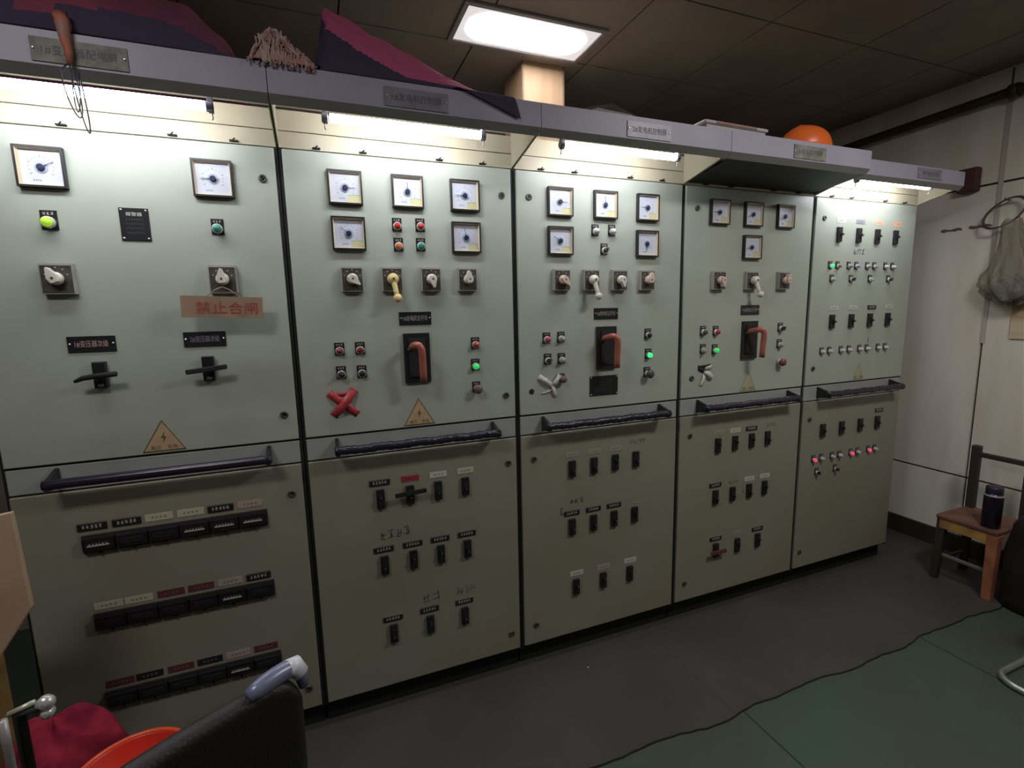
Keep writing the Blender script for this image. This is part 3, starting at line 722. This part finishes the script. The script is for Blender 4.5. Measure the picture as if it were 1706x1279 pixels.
heap('folded_clothes', [(-.42,.10),(-.22,.17),(-.05,.22),(.12,.21),(.24,.19),(.33,.10),(.375,.005)], .42, [cloth_m, cloth_navy], 'heap of dark maroon clothes on top of the left end cabinet', 'clothes', .035, mid=lambda u, v: 1 if v < .018+.050*math.sin(u*6.5)**2 else 0, ny=48)
heap('rag', [(.40,.004),(.43,.055),(.465,.085),(.50,.060),(.545,.042),(.572,.004)], .13, [rag_m], 'crumpled pinkish rag lying on the canopy edge between two heaps of clothes', 'rag', .025, ybase=-.262, seedx=2)
rg = bpy.data.objects['rag']; sb_ = MB(); rd_ = random.Random(4)
for k in range(48):
    x_ = rd_.uniform(.425, .545); h_ = .015+.065*math.exp(-((x_-.465)/.05)**2); P_ = []
    dx_, ph = rd_.uniform(-.03, .035), rd_.uniform(0, 6)
    for q in range(9):
        t_ = q/8; P_.append((x_+dx_*t_+.006*math.sin(ph+q), -.235-.028*t_+.004*math.sin(ph*2+q*1.3), ZT+.012+h_*(1-t_**1.6)+.006*math.sin(ph+q*1.9)-.018*t_))
    sb_.tube(P_, rd_.choice((.0016, .0022, .003)), 6)
sb_.build('strands', mat('rag_strands', (0.42,0.22,0.21), .9, col2=(0.55,0.45,0.40), vscale=40), rg)
# tent-like dark cloth with a crimson upper face
def tent(u, v):
    # u along x, v: 0 front foot -> 1 back foot, ridge at v=.55
    x = .575+.545*u
    H = (.215*(1-u)**0.85+.012) if u > .05 else .07+u*2.95
    ridge = .52
    k = v/ridge if v < ridge else 1-(v-ridge)/(1-ridge)
    y = -.247+.20*v + .05*u*(v)
    return (x+.006*ns(v*5, u*4), y, ZT+.004+H*max(0, k)**.8+.006*ns(u*5, v*5)*k)
drape('jacket', tent, 90, 60, [cloth_navy, cloth_pink], 'dark jacket with crimson side draped in a peak on the canopy left of pillar', 'jacket', mid=lambda u, v: 1 if v > .52*max(.06, .60-1.25*u) and u > .04 else 0)
# its tail hanging over the fascia
def tail(u, v):
    x = .95+.20*u; zt = ZT+.006; drop = .070*u*v
    return (x+.02*v, -.240-.022*min(1, v*5), zt-drop if v > .2 else zt)
o = drape('jacket_sleeve', tail, 8, 8, [cloth_navy], 'x', 'x'); 
del o['label']; del o['category']
jk = bpy.data.objects['jacket']; o.parent = jk; o.name = 'sleeve'
# papers
b = MB()
for k in range(4): b.box(-.10+.01*k, .12-.012*k, -.08, .10, .0005+.004*k, .0035+.004*k, 0)
b.add([(-.10,-.07,.016),(.0,-.075,.040),(.12,-.07,.016),(.12,.08,.016),(.0,.08,.040),(-.10,.08,.016),(-.10,-.07,.018),(.0,-.075,.042),(.12,-.07,.018),(.12,.08,.018),(.0,.08,.042),(-.10,.08,.018)], [(0,1,4,5),(1,2,3,4),(6,11,10,7),(7,10,9,8)], 0)
o = b.build('paper_stack', paper_m, None, (1.52, -.155, ZT), rot=(0, 0, .10)); tag(o, 'creased stack of papers on top of the middle cabinet', 'papers')
# shallow white tray / box on cabinet 4
t = empty('plastic_case', (2.085, -.165, ZT), .03); tag(t, 'flat pale plastic case lying on top of the fourth cabinet beside the hard hat', 'case')
MB().box(-.155, .155, -.07, .09, 0, .020).build('base', mat('case_pale', (0.45,0.44,0.46), .4), t, bevel=.005)
MB().box(-.165, .165, -.075, .095, .0205, .034).build('lid', mat('case_lid', (0.55,0.52,0.55), .35), t, bevel=.006)
MB().box(-.11, .10, -.0765, -.0745, .024, .031).build('stripe', mat('case_stripe', (0.40,0.18,0.15), .5), t)
# hard hat
t = empty('hard_hat', (2.62, -.10, ZT), math.radians(20)); tag(t, 'orange hard hat resting on top of the fourth cabinet', 'helmet')
vs = []; fs = []; NU, NV = 36, 12
for j_ in range(NV+1):
    th = (j_/NV)*PI/2
    for i_ in range(NU):
        a = 2*PI*i_/NU
        rx, ry = .128, .108; rr_ = math.cos(th)**.75
        zz = .108*math.sin(th)**.9 + (.005*math.cos(a*1)**2 if j_ > 0 else 0)
        rid = .004*math.exp(-((math.sin(a))/.18)**2)*math.sin(th)
        vs.append((rx*rr_*math.cos(a), ry*rr_*math.sin(a), .012+zz+rid))
for j_ in range(NV):
    for i_ in range(NU):
        a = j_*NU+i_; b2 = j_*NU+(i_+1) % NU; fs.append((a, b2, b2+NU, a+NU))
m_ = MB().add(vs, fs, 0, True)
so = m_.build('shell', hat_m, t); s = so.modifiers.new('s', 'SOLIDIFY'); s.thickness = .003
br = MB(); vs = []; fs = []
for i_ in range(NU+1):
    a = 2*PI*i_/NU; pk = .035*max(0, -math.cos(a))**2+.010
    vs += [(.126*math.cos(a), .106*math.sin(a), .016), ((.126+pk)*math.cos(a), (.106+pk*.8)*math.sin(a), .004), ((.126+pk)*math.cos(a), (.106+pk*.8)*math.sin(a), .001), (.124*math.cos(a), .104*math.sin(a), .010)]
    if i_:
        k = 4*i_; fs += [(k-4, k, k+1, k-3), (k-3, k+1, k+2, k-2), (k-2, k+2, k+3, k-1)]
MB().add(vs, fs, 0, True).build('brim', hat_m, t)

# orange strap and wire loops at the left canopy
t = empty('wire_hook', (.02, -.262, 2.20)); tag(t, 'orange strap over the leftmost canopy edge with thin dark wire loops hanging from it', 'wire loops')
MB().tube([(.004,.03,.008),(.000,.004,.040),(.004,-.004,.022),(.006,-.006,-.012),(.010,-.006,-.045),(.008,-.006,-.070)], [.012,.015,.014,.011,.008,.005], 10).build('strap', mat('strap_orange', (0.55,0.16,0.09), .6, col2=(0.35,0.22,0.2), vscale=30), t)
def loop(x0, x1, zb, yy, lean):
    P = []
    for k in range(17):
        a = PI*k/16; P.append((x0+(x1-x0)*(1-math.cos(a))/2+lean*math.sin(a), yy, -.085-(zb)*math.sin(a)**.8))
    return P
wm = mat('wire_dark', (0.04,0.035,0.06), .4)
MB().tube([(.006,-.004,-.066)]+loop(-.012, .016, .10, -.004, .012), .0016, 6).tube([(.008,-.006,-.066)]+loop(.010, .026, .135, -.010, .012), .0016, 6).tube(loop(.006, .020, .085, .004, -.004), .0014, 6).build('wire', wm, t)

# ------------------------------------------------------------ right wall: pipe, junction box, stain strip, hoop and bag
P = [(4.045, YB-.02, 2.600), (4.045, .64, 2.622), (4.045, -.17, 2.640), (4.045, -1.2, 2.66)]
t = empty('pipe', (4.045, 0, 2.63)); tag(t, 'dark pipe running along the top of the cream wall below the ceiling', 'pipe')
pm = mat('pipe_dark', (0.035,0.02,0.018), .5, col2=(0.05,0.035,0.02), vscale=8)
MB().tube([(p[0]-4.045, p[1], p[2]-2.63) for p in P], .026, 14).build('pipe_run', pm, t)
MB().lathe([(.036,-.02),(.036,.02)], axis='x', n=16).build('coupling', pm, t, (0, -.175, .01), rot=(0,0,PI/2))
for yy in (.8, -.5): MB().box(-.012, .056, -.012, .012, -.032, .032).build('clip', pm, t, (0, yy, -.01+.0*yy), bevel=.003)
MB().box(XW-.05, XW-.001, -.048, .045, 2.165, 2.295).build('junction_box', mat('junction_brown', (0.10,0.035,0.03), .6, var=.3, vscale=20), None, bevel=.005)
tag(bpy.data.objects['junction_box'], 'small dark red-brown box on the cream wall beside the right-end canopy', 'junction box')
def at_wall(px, py, X):     # used only for the bag and wall fittings: pixel -> point on the plane x = X
    d = fw + r2*((px-853)/815.125) - u2*((py-639.5)/815.125); k = (X-CAMLOC.x)/d.x
    return CAMLOC + d*k
# pale cover strip up the wall seam, upper part and lower part
o = MB().box(XW-.006, XW-.0005, -.150, -.128, 1.30, 2.62).build('trim_1', mat('seam_strip', (0.50,0.47,0.42), .5), None); structure(o)
# stained pale board at the wall right of the bag
b = MB(); b.box(XW-.010, XW-.001, -.62, -.255, 1.33, 1.56, 0)
b.build('wall_board', mat('stained_board', (0.62,0.52,0.36), .6, col2=(0.38,0.24,0.10), vscale=5, stretch=(1,.6,3)), None, bevel=.002)
tag(bpy.data.objects['wall_board'], 'brown-stained cream board on the wall below the hanging plastic bag', 'board')
b = MB(); gl = []
for k in range(15): gl.append((.125-.0175*k, 1.972+.004*math.sin(k*1.7)+.003*math.sin(k*3.1)))
for k in range(15): gl.append((.125-.0175*(14-k), 1.958+.003*math.sin(k*2.3)))
for k in list(range(0, 6))+list(range(8, 14)):
    a_, b_, c_, d_ = gl[k], gl[k+1], gl[28-k], gl[29-k]
    b.add([(XW-.003, p[0], p[1]) for p in (a_, b_, c_, d_)]+[(XW-.0003, p[0], p[1]) for p in (a_, b_, c_, d_)], [(0,1,2,3),(7,6,5,4),(0,4,5,1),(1,5,6,2),(2,6,7,3),(3,7,4,0)])
o = b.build('adhesive_strip', mat('adhesive_brown', (0.16,0.11,0.07), .8), None); tag(o, 'short brown strip of glue remains on the wall left of the wire hoop', 'tape remains')
# wire hoop
c = Vector((4.045, -.195, 2.015)); t_ = [(c.x+.012*math.sin(2*PI*k/32), c.y+.088*math.cos(2*PI*k/32), c.z+.072*math.sin(2*PI*k/32)+.028*math.cos(2*PI*k/32+PI)) for k in range(32)]
b = MB(); b.tube(t_, .0045, 8, closed=True)
b.tube([(p[0]-.006, p[1]*1+.004, p[2]-.004) for p in t_], .003, 8, closed=True); b.tube([(XW, -.19, 2.085), (4.05, -.19, 2.082), (4.04, -.19, 2.092)], .003, 6)
o = b.build('wire_hoop', mat('hoop_wire', (0.10,0.07,0.08), .4, .3), None); tag(o, 'dark wire hoop hanging on the cream wall above the plastic bag', 'hoop')
# crumpled clear plastic bag hanging below the hoop
def plastic():
    m = bpy.data.materials.new('plastic_film'); m.use_nodes = True; nt = m.node_tree; nt.nodes.clear()
    out = nt.nodes.new('ShaderNodeOutputMaterial'); mx = nt.nodes.new('ShaderNodeMixShader'); tr = nt.nodes.new('ShaderNodeBsdfTransparent'); pr = nt.nodes.new('ShaderNodeBsdfPrincipled')
    pr.inputs['Base Color'].default_value = (0.55, 0.52, 0.47, 1); pr.inputs['Roughness'].default_value = .2; nz = nt.nodes.new('ShaderNodeTexNoise'); nz.inputs['Scale'].default_value = 28; bp = nt.nodes.new('ShaderNodeBump'); bp.inputs['Strength'].default_value = .9; bp.inputs['Distance'].default_value = .01; nt.links.new(nz.outputs['Fac'], bp.inputs['Height']); nt.links.new(bp.outputs[0], pr.inputs['Normal'])
    tr.inputs[0].default_value = (0.72, 0.66, 0.60, 1); mx.inputs[0].default_value = .30
    nt.links.new(tr.outputs[0], mx.inputs[1]); nt.links.new(pr.outputs[0], mx.inputs[2]); nt.links.new(mx.outputs[0], out.inputs[0]); return m
t = empty('plastic_bag', (4.03, -.22, 1.97)); tag(t, 'crumpled see-through plastic bag hanging from the wire hoop on the cream wall', 'bag')
prof = [(.0, .035, .0), (-.05, .042, .0), (-.12, .05, .004), (-.19, .066, .008), (-.26, .098, .012), (-.32, .122, .012), (-.37, .118, .010), (-.42, .085, .004), (-.445, .03, 0)]
vs = []; fs = []; n_ = 96
prof = [tuple(prof[int(q/3)][c]+(prof[min(len(prof)-1, int(q/3)+1)][c]-prof[int(q/3)][c])*(q%3)/3 for c in range(3)) for q in range(3*(len(prof)-1)+1)]
for j_, (z, r_, sh) in enumerate(prof):
    for i_ in range(n_):
        a = 2*PI*i_/n_; cr_ = 1+.13*math.sin(a*5+j_*.35)+.09*math.sin(a*9-j_*.6)+.06*math.sin(a*17+j_*.8)+.03*math.sin(a*29-j_*1.3)
        vs.append((.48*r_*cr_*math.cos(a)-.008, r_*cr_*math.sin(a)-.02-(-z)*.08, z+.008*math.sin(a*3+j_*.4)+.005*math.sin(a*11+j_)))
for j_ in range(len(prof)-1):
    for i_ in range(n_):
        a = j_*n_+i_; b2 = j_*n_+(i_+1) % n_; fs.append((a, b2, b2+n_, a+n_))
fs.append(tuple((len(prof)-1)*n_+i_ for i_ in range(n_)))
MB().add(vs, fs, 0, True).build('bag_film', plastic(), t)
vs2 = []; fs2 = []
pr2 = [(-.30, .05), (-.34, .085), (-.39, .092), (-.425, .06), (-.436, .02)]
for j_, (z, r_) in enumerate(pr2):
    for i_ in range(24):
        a = 2*PI*i_/24; k = 1+.15*math.sin(a*3+j_*2); vs2.append((.42*r_*k*math.cos(a)-.008, r_*k*math.sin(a)-.05, z+.01*math.sin(a*2)))
for j_ in range(4):
    for i_ in range(24):
        a = j_*24+i_; b2 = j_*24+(i_+1) % 24; fs2.append((a, b2, b2+24, a+24))
fs2.append(tuple(range(24))[::-1]); fs2.append(tuple(96+i_ for i_ in range(24)))
MB().add(vs2, fs2, 0, True).build('bag_content', mat('bag_content', (0.06,0.04,0.035), .8, col2=(0.25,0.26,0.25), vscale=18), t)

# ------------------------------------------------------------ worn wooden chair with a thermos, black bag beside it
wood_m = mat('worn_wood', (0.20,0.09,0.05), .6, col2=(0.11,0.055,0.04), vscale=10)
wood_y = mat('worn_yellow_wood', (0.46,0.27,0.06), .55, col2=(0.28,0.15,0.06), vscale=14)
wood_o = mat('worn_orange_wood', (0.42,0.16,0.07), .55, col2=(0.25,0.09,0.05), vscale=12)
post_m = mat('dark_post', (0.035,0.028,0.024), .55)
t = empty('wooden_chair', (3.79, -.37, .0075)); tag(t, 'small worn wooden chair with chipped paint against the cream wall', 'chair')
sz = .372
MB().box(-.15, .15, -.135, .135, sz-.022, sz).build('seat', wood_m, t, bevel=.006)
MB().box(-.145, -.125, -.105, .12, sz-.075, sz-.022).build('apron', wood_y, t, bevel=.003)
MB().box(-.125, .12, .10, .12, sz-.07, sz-.022).build('apron', wood_m, t, bevel=.003)
def legb(x, y, h, m, dx=0, dy=0, w=.020):
    b = MB(); b.add([(x-w*.8+dx,y-w*.8+dy,0),(x+w*.8+dx,y-w*.8+dy,0),(x+w*.8+dx,y+w*.8+dy,0),(x-w*.8+dx,y+w*.8+dy,0),(x-w,y-w,h),(x+w,y-w,h),(x+w,y+w,h),(x-w,y+w,h)], [(0,3,2,1),(4,5,6,7),(0,1,5,4),(1,2,6,5),(2,3,7,6),(3,0,4,7)])
    return b.build('leg', m, t, bevel=.003)
legb(-.122, -.112, sz-.022, wood_o, -.015, -.005, .024); legb(-.122, .112, sz-.022, post_m, -.01, .01); legb(.12, -.112, sz-.022, post_m); legb(.12, .112, sz-.022, post_m)
MB().box(-.12, .12, .106, .118, .10, .118).build('stretcher', wood_m, t, bevel=.003)
MB().box(-.125, -.113, -.10, .11, .13, .148).build('stretcher', mat('stretcher_grey', (0.16,0.15,0.14), .6), t, bevel=.003)
for yy in (.112, -.118): MB().box(.105, .140, yy-.020, yy+.020, sz, .735).build('back_post', post_m, t, bevel=.006)
MB().box(.112, .132, -.10, .094, .672, .700).build('back_rail', post_m, t, bevel=.005)
t = empty('thermos', (3.700, -.445, sz+.0078)); tag(t, 'dark steel thermos flask standing on the small wooden chair', 'thermos')
MB().lathe([(.036,0),(.039,.004),(.039,.172),(.034,.184)], axis='z', n=32).build('body', mat('thermos_dark', (0.05,0.045,0.075), .24, .85), t)
MB().lathe([(.034,.184),(.035,.187),(.035,.212),(.030,.218),(.004,.219)], axis='z', n=32).build('cap', mat('thermos_cap', (0.02,0.018,0.04), .35), t)
MB().lathe([(.0392,.168),(.0396,.169),(.0396,.175),(.0392,.176)], axis='z', n=32).build('ring', chrome, t)
# black bag: a soft boxy body with sagging top
t = empty('black_bag', (3.805, -.845, .0075)); tag(t, 'slumped black bag on the floor right of the small wooden chair', 'bag')
vs = []; fs = []; NZ, NP = 12, 48
for j_ in range(NZ+1):
    zz = .47*j_/NZ
    for i_ in range(NP):
        a = 2*PI*i_/NP; ca, sa = math.cos(a), math.sin(a); p_ = 9
        k = (abs(ca)**p_+abs(sa)**p_)**(-1/p_); tp = 1-.06*(j_/NZ)**3-(.06 if j_ == NZ else 0)
        bump_ = 1+.02*math.sin(a*7+j_*.8)+.012*math.sin(a*13-j_)
        vs.append((.165*k*ca*tp*bump_, .33*k*sa*tp*bump_, zz+(.014*math.sin(a*3) if j_ > 9 else 0)))
for j_ in range(NZ):
    for i_ in range(NP):
        a = j_*NP+i_; b2 = j_*NP+(i_+1) % NP; fs.append((a, b2, b2+NP, a+NP))
fs.append(tuple(range(NP))[::-1]); fs.append(tuple(NZ*NP+i_ for i_ in range(NP)))
MB().add(vs, fs, 0, True).build('bag_body', mat('bag_black', (0.014,0.012,0.012), .5, bump=.5, bscale=14), t)
MB().tube([(-.07,-.18,.47),(-.11,-.15,.51),(-.11,.0,.53),(-.11,.13,.50),(-.07,.16,.465)], .009, 8).build('strap', blackm, t)
t = empty('glass_bottle', (3.87, -.585, .492)); tag(t, 'clear bottle with a teal lid and blue band standing on the black bag', 'bottle')
MB().lathe([(.030,0),(.032,.004),(.032,.055),(.026,.066),(.024,.072)], axis='z', n=24).build('body', mat('bottle_clear', (0.5,0.55,0.55), .15), t)
MB().lathe([(.0326,.010),(.0328,.011),(.0328,.032),(.0326,.033)], axis='z', n=24).build('band', mat('band_blue', (0.03,0.06,0.25), .4), t)
MB().lathe([(.028,.072),(.029,.074),(.028,.094),(.020,.100),(.002,.101)], axis='z', n=24).build('lid', mat('lid_teal', (0.20,0.38,0.33), .4), t)
o = MB().box(-.04,.04,-.065,.065,0,.05).box(-.041,-.039,-.05,.04,.012,.036,1).build('snack_packet', [mat('packet_white', (0.40,0.36,0.34), .5), mat('packet_red', (0.30,0.05,0.06), .5)], None, (3.86, -.70, .494), rot=(0,0,.15), bevel=.008); tag(o, 'small red and white packet lying on the black bag behind the bottle', 'packet')

# ------------------------------------------------------------ rubber mats on the floor in front of the cabinets
mat_m = mat('rubber_mat', (0.050,0.046,0.046), .62, col2=(0.064,0.059,0.057), vscale=2.2, bump=.25, bscale=180)
def rmat(x0, x1, seed, label, spots=()):
    rd = random.Random(seed); n = int((x1-x0)/.035); top = []
    for k in range(n+1):
        x = x0+(x1-x0)*k/n
        y = -.542 + .008*math.sin(x*6.1+1)+.005*math.sin(x*17)+rd.uniform(-.004,.004)
        if x < 1.9: y = -.50-.045*max(0, min(1, (x-1.0)/.8)) + .008*math.sin(x*13)+rd.uniform(-.003,.003)
        top.append((x, y))
    b = MB(); vs = []; fs = []; N = len(top)
    for x, y in top: vs += [(x, .035, 0.001), (x, .035, .007), (x, y, .007), (x, y-.003, 0.001)]
    for k in range(N-1):
        a = 4*k; c = a+4; fs += [(a+1, a+2, c+2, c+1), (a+2, a+3, c+3, c+2), (a, a+1, c+1, c), (a+3, a, c, c+3)]
    fs += [(0, 3, 2, 1), (4*N-4, 4*N-3, 4*N-2, 4*N-1)]
    b.add(vs, fs); b.mi = [1 if (f[1]-f[0] == 1 and f[0] % 4 == 2) or i_ >= len(fs)-2 else 0 for i_, f in enumerate(fs)]; o = b.build('rubber_mat', [mat_m, gapm], None); tag(o, label, 'mat', 'dark rubber mats along the cabinets'); return o
rmat(-.9, 1.888, 1, 'dark grey rubber mat in front of the left three cabinets')
rmat(1.889, 3.654, 2, 'dark rubber mat in front of the right two cabinets, reaching towards the wooden chair')
o = MB().box(3.655, 4.078, -.545, .75, .0005, .007).build('rubber_mat', [mat_m, gapm], None); tag(o, 'dark rubber mat under the small wooden chair, reaching to the cream wall', 'mat', 'dark rubber mats along the cabinets')
o = MB().lathe([(.004,0),(.0035,.002),(.001,.0028)], axis='z', n=10).build('paper_scrap', white_l, None, (1.42,-.02,.0075)); 
c_ = None
d = fw + r2*((980-853)/815.125) - u2*((1111-639.5)/815.125); k = (.008-CAMLOC.z)/d.z; p_ = CAMLOC+d*k; o.location = (p_.x, p_.y, .0075)
tag(o, 'tiny white scrap lying on the dark mat below the middle cabinets', 'scrap')

# ------------------------------------------------------------ steel tube chair at the right edge (only its foot loop is in view)
t = empty('tube_chair', (3.235, -1.21, 0)); tag(t, 'chrome tube chair whose curved foot shows on the green floor at the right edge', 'chair')
fr = MB(); R_ = .07
pts = []
def arc(cx, cy, a0, a1, n=8): return [(cx+R_*math.cos(math.radians(a0+(a1-a0)*k/n)), cy+R_*math.sin(math.radians(a0+(a1-a0)*k/n)), .014) for k in range(n+1)]
pts = [(.22,-.20,.45),(.22,-.20,.10),(.20,-.20,.03),(.16,-.20,.014)] + arc(-.16,-.13,270,180) + arc(-.16,.33,180,90) + [(.16,.40,.014),(.20,.40,.03),(.22,.40,.10),(.22,.40,.45)]
fr.tube(pts, .0125, 12); fr.build('tube_frame', mat('tube_steel', (0.62,0.66,0.62), .3, .85), t)
MB().box(0,.36,-.24,.36,.45,.48).build('seat', black, t, bevel=.01)

# ------------------------------------------------------------ foreground, lower left
def at_y(px, py, Y):
    d = fw + r2*((px-853)/815.125) - u2*((py-639.5)/815.125); return CAMLOC + d*((Y-CAMLOC.y)/d.y)
# black chair seen from behind: back panel runs diagonally
t = empty('black_chair', (.30, -1.20, 0)); tag(t, 'black chair back with a pale sheen coloured onto its top corner in the left foreground', 'chair')
top = at_y(497, 1112, -1.03); dirv = Vector((.80, .60, 0)); nrm = Vector((.60, -.80, 0))
vs = []; fs = []; NU, NV = 22, 16; Wd, Hd = .46, .50
for j_ in range(NV+1):
    v = j_/NV
    for i_ in range(NU+1):
        u = i_/NU
        s_ = -Wd*(1-u); cur = .030*math.sin(PI*u)+.03*v*v
        zc_ = -Hd*v
        rr_ = .035
        dx = max(0, rr_-Wd*(1-u)) if False else 0
        if v == 0: pass
        # rounded top corners
        cu_ = min(u, 1-u)*Wd
        dz = -(rr_-math.sqrt(max(0, rr_**2-max(0, rr_-cu_)**2)))*max(0, 1-v*6)
        p = top + dirv*(s_) - nrm*cur + Vector((0, 0, zc_+dz))
        vs.append(tuple(p-Vector(t.location)))
for j_ in range(NV):
    for i_ in range(NU):
        a = j_*(NU+1)+i_; fs.append((a, a+NU+1, a+NU+2, a+1))
b_ = MB().add(vs, fs, 0, True); o = b_.build('backrest', mat('chair_leather', (0.013,0.011,0.012), .5, bump=.3, bscale=200), t)
s = o.modifiers.new('s', 'SOLIDIFY'); s.thickness = .035; s.offset = 0; bb = o.modifiers.new('b', 'BEVEL'); bb.width = .014; bb.segments = 4; bb.limit_method = 'ANGLE'
tl = Vector(t.location)
cap = [top+dirv*(-.075+.012*k)-nrm*.006+Vector((0,0,.006-.0008*(k-3)**2*.4)) for k in range(7)]
cap += [top+dirv*(.004)+Vector((0,0,-.012)), top+dirv*(.006)+Vector((0,0,-.035))]
MB().tube([tuple(p-tl) for p in cap], [.010,.0125,.0135,.014,.014,.014,.014,.011,.007], 12).build('top_sheen', mat('chair_sheen', (0.20,0.22,0.33), .32, .2), t)  # bluish sheen and bright tip of the backrest, put into colour and shape
MB().tube([tuple(p-tl) for p in cap[5:8]], [.0142,.0150,.0120], 12).build('tip_highlight', mat('chair_tip_highlight', (0.75,0.78,0.85), .3), t)
sb = tl
MB().box(-.20,.20,-.18,.22,.42,.48).build('seat', black, t, (-.12,-.06,0), rot=(0,0,math.radians(36)), bevel=.02)
MB().lathe([(.028,.06),(.028,.42)], axis='z', n=20).build('post', greymet, t, (-.12,-.06,0))
ft = MB()
for k in range(5):
    a = 2*PI*k/5+.3; ft.tube([(0,0,.075),(.27*math.cos(a),.27*math.sin(a),.045)], [.022,.013], 10)
    ft.lathe([(.004,-.012),(.024,-.012),(.024,.012),(.004,.012)], c=(.27*math.cos(a),.27*math.sin(a),.024), axis='x', n=16)
ft.build('wheel_base', black, t, (-.12,-.06,0))

# low dark stool under the basin
t = empty('low_stool', (-.02,-.60,.0115)); tag(t, 'low dark stool carrying the red basin and crimson cloth', 'stool')
MB().box(-.34,.26,-.22,.26,.36,.385).build('seat', blackm, t, bevel=.004)
for sx, sy in ((-.31,-.19),(.23,-.19),(-.31,.23),(.23,.23)): MB().box(sx-.018,sx+.018,sy-.018,sy+.018,0,.36).build('leg', blackm, t, bevel=.003)
# basin: rim circle at z
def at_z(px, py, Z):
    d = fw + r2*((px-853)/815.125) - u2*((py-639.5)/815.125); return CAMLOC + d*((Z-CAMLOC.z)/d.z)
BZ = .53
p0, p1, p2 = at_z(140,1279,BZ), at_z(230,1224,BZ), at_z(300,1218,BZ)
ax, ay, bx_, by, cx, cy = p0.x, p0.y, p1.x, p1.y, p2.x, p2.y
dd = 2*(ax*(by-cy)+bx_*(cy-ay)+cx*(ay-by))
ux = ((ax*ax+ay*ay)*(by-cy)+(bx_*bx_+by*by)*(cy-ay)+(cx*cx+cy*cy)*(ay-by))/dd
uy = ((ax*ax+ay*ay)*(cx-bx_)+(bx_*bx_+by*by)*(ax-cx)+(cx*cx+cy*cy)*(bx_-ax))/dd
BR = math.hypot(ax-ux, ay-uy); print('BASIN', ux, uy, BR)
t = empty('plastic_basin', (ux, uy, .398)); tag(t, 'bright red plastic basin in the lower left corner behind the black chair', 'basin')
bm_ = mat('basin_red', (0.62,0.035,0.02), .35)
H = BZ-.398
MB().lathe([(BR*.72,0),(BR*.75,.002),(BR*.95,H-.006),(BR*.985,H-.004),(BR,H),(BR*.975,H+.003),(BR*.935,H-.004),(BR*.73,.006),(.002,.005)], axis='z', n=64).build('bowl', bm_, t)
MB().tube([(BR*math.cos(2*PI*k/64), BR*math.sin(2*PI*k/64), H) for k in range(64)], .0055, 8, closed=True).build('rim', mat('basin_rim', (0.75,0.09,0.03), .3), t)
# crimson cloth heap left behind the basin
cc = at_z(110, 1215, .52)
vs = []; fs = []; NU, NV = 36, 14
for j_ in range(NV+1):
    th = j_/NV*PI/2
    for i_ in range(NU):
        a = 2*PI*i_/NU; k = 1+.16*math.sin(3*a+1)+.10*math.sin(5*a+j_*.5)+.06*math.sin(11*a+j_*.8)
        vs.append((.115*k*math.cos(th)*math.cos(a), .10*k*math.cos(th)*math.sin(a), .165*math.sin(th)*(1+.30*math.sin(2*a+1.2)*math.cos(th)+.16*math.sin(5*a+.5)*math.cos(th)+.07*math.sin(9*a+j_)*math.cos(th))))
for j_ in range(NV):
    for i_ in range(NU):
        a = j_*NU+i_; b2 = j_*NU+(i_+1) % NU; fs.append((a, b2, b2+NU, a+NU))
o = MB().add(vs, fs, 0, True).build('crimson_cloth', cloth_red, None, (cc.x-.02, cc.y+.0, .3975)); tag(o, 'crumpled crimson cloth heap beside the red basin', 'cloth')
o.modifiers.new('sub','SUBSURF').levels = 1
# dark stand with pale bar and chrome knobs
p = at_y(60, 1168, -.92)
t = empty('metal_stand', (p.x, -.92, 0)); tag(t, 'dark metal stand with a pale bar and chrome knobs at the lower left edge', 'stand')
a0 = at_y(14, 1190, -.92); a1 = at_y(58, 1169, -.92); k1 = at_y(76, 1171, -.92); k2 = at_y(80, 1186, -.92)
L_ = lambda q: (q.x-p.x, q.y+.92, q.z)
MB().tube([L_(a0), L_(a1)], .0042, 10).build('bar', mat('bar_pale', (0.55,0.58,0.45), .35, .4), t)
for q, r_ in ((k1, .011), (k2, .008)):
    MB().lathe([(.003,-.008),(r_,-.005),(r_*1.05,0),(r_,.005),(.003,.009)], c=L_(q), axis='-y', n=16).build('knob', chrome, t)
MB().tube([(L_(a1)[0]-.02, 0, 0.02), (L_(a1)[0]-.02, 0, L_(a1)[2]-.012), (L_(k1)[0], 0, L_(k1)[2]-.002)], .008, 10).lathe([(.10,0),(.10,.012),(.02,.02)], c=(L_(a1)[0]-.02,0,0), axis='z', n=32).build('pole', blackm, t)
q0 = at_y(4, 1200, -.95); q1 = at_y(12, 1240, -.95)
MB().tube([(q0.x-p.x, -.03, q0.z), (q1.x-p.x, -.03, q1.z), (q1.x-p.x, -.03, q1.z-.08), (L_(a1)[0]-.02, 0, q1.z-.13)], .0055, 10).build('side_arm', mat('arm_pale', (0.45,0.40,0.42), .4, .4), t)
# tan board and yellow-brown wooden post at the left edge
c0, c1, c2, c3 = at_y(-60, 868, -.32), at_y(24, 850, -.32), at_y(58, 1006, -.32), at_y(-60, 1190, -.32)
b = MB(); b.prism([(c3.x, c3.z), (c2.x, c2.z), (c1.x, c1.z), (c0.x, c0.z)], -.335, -.320)
b2_ = b.build('tan_board', mat('board_tan', (0.52,0.38,0.26), .6, col2=(0.45,0.32,0.21), vscale=6), None, bevel=.002)
tag(b2_, 'tan board with an angled lower edge at the left edge of the photo', 'board')
o = MB().box(-.40,-.285,-.318,-.25,0,.90).build('wooden_post', mat('post_yellow', (0.26,0.17,0.05), .6, col2=(0.16,0.10,0.03), vscale=8), None, bevel=.004); tag(o, 'yellow-brown wooden post holding up the tan board at the left edge', 'post')
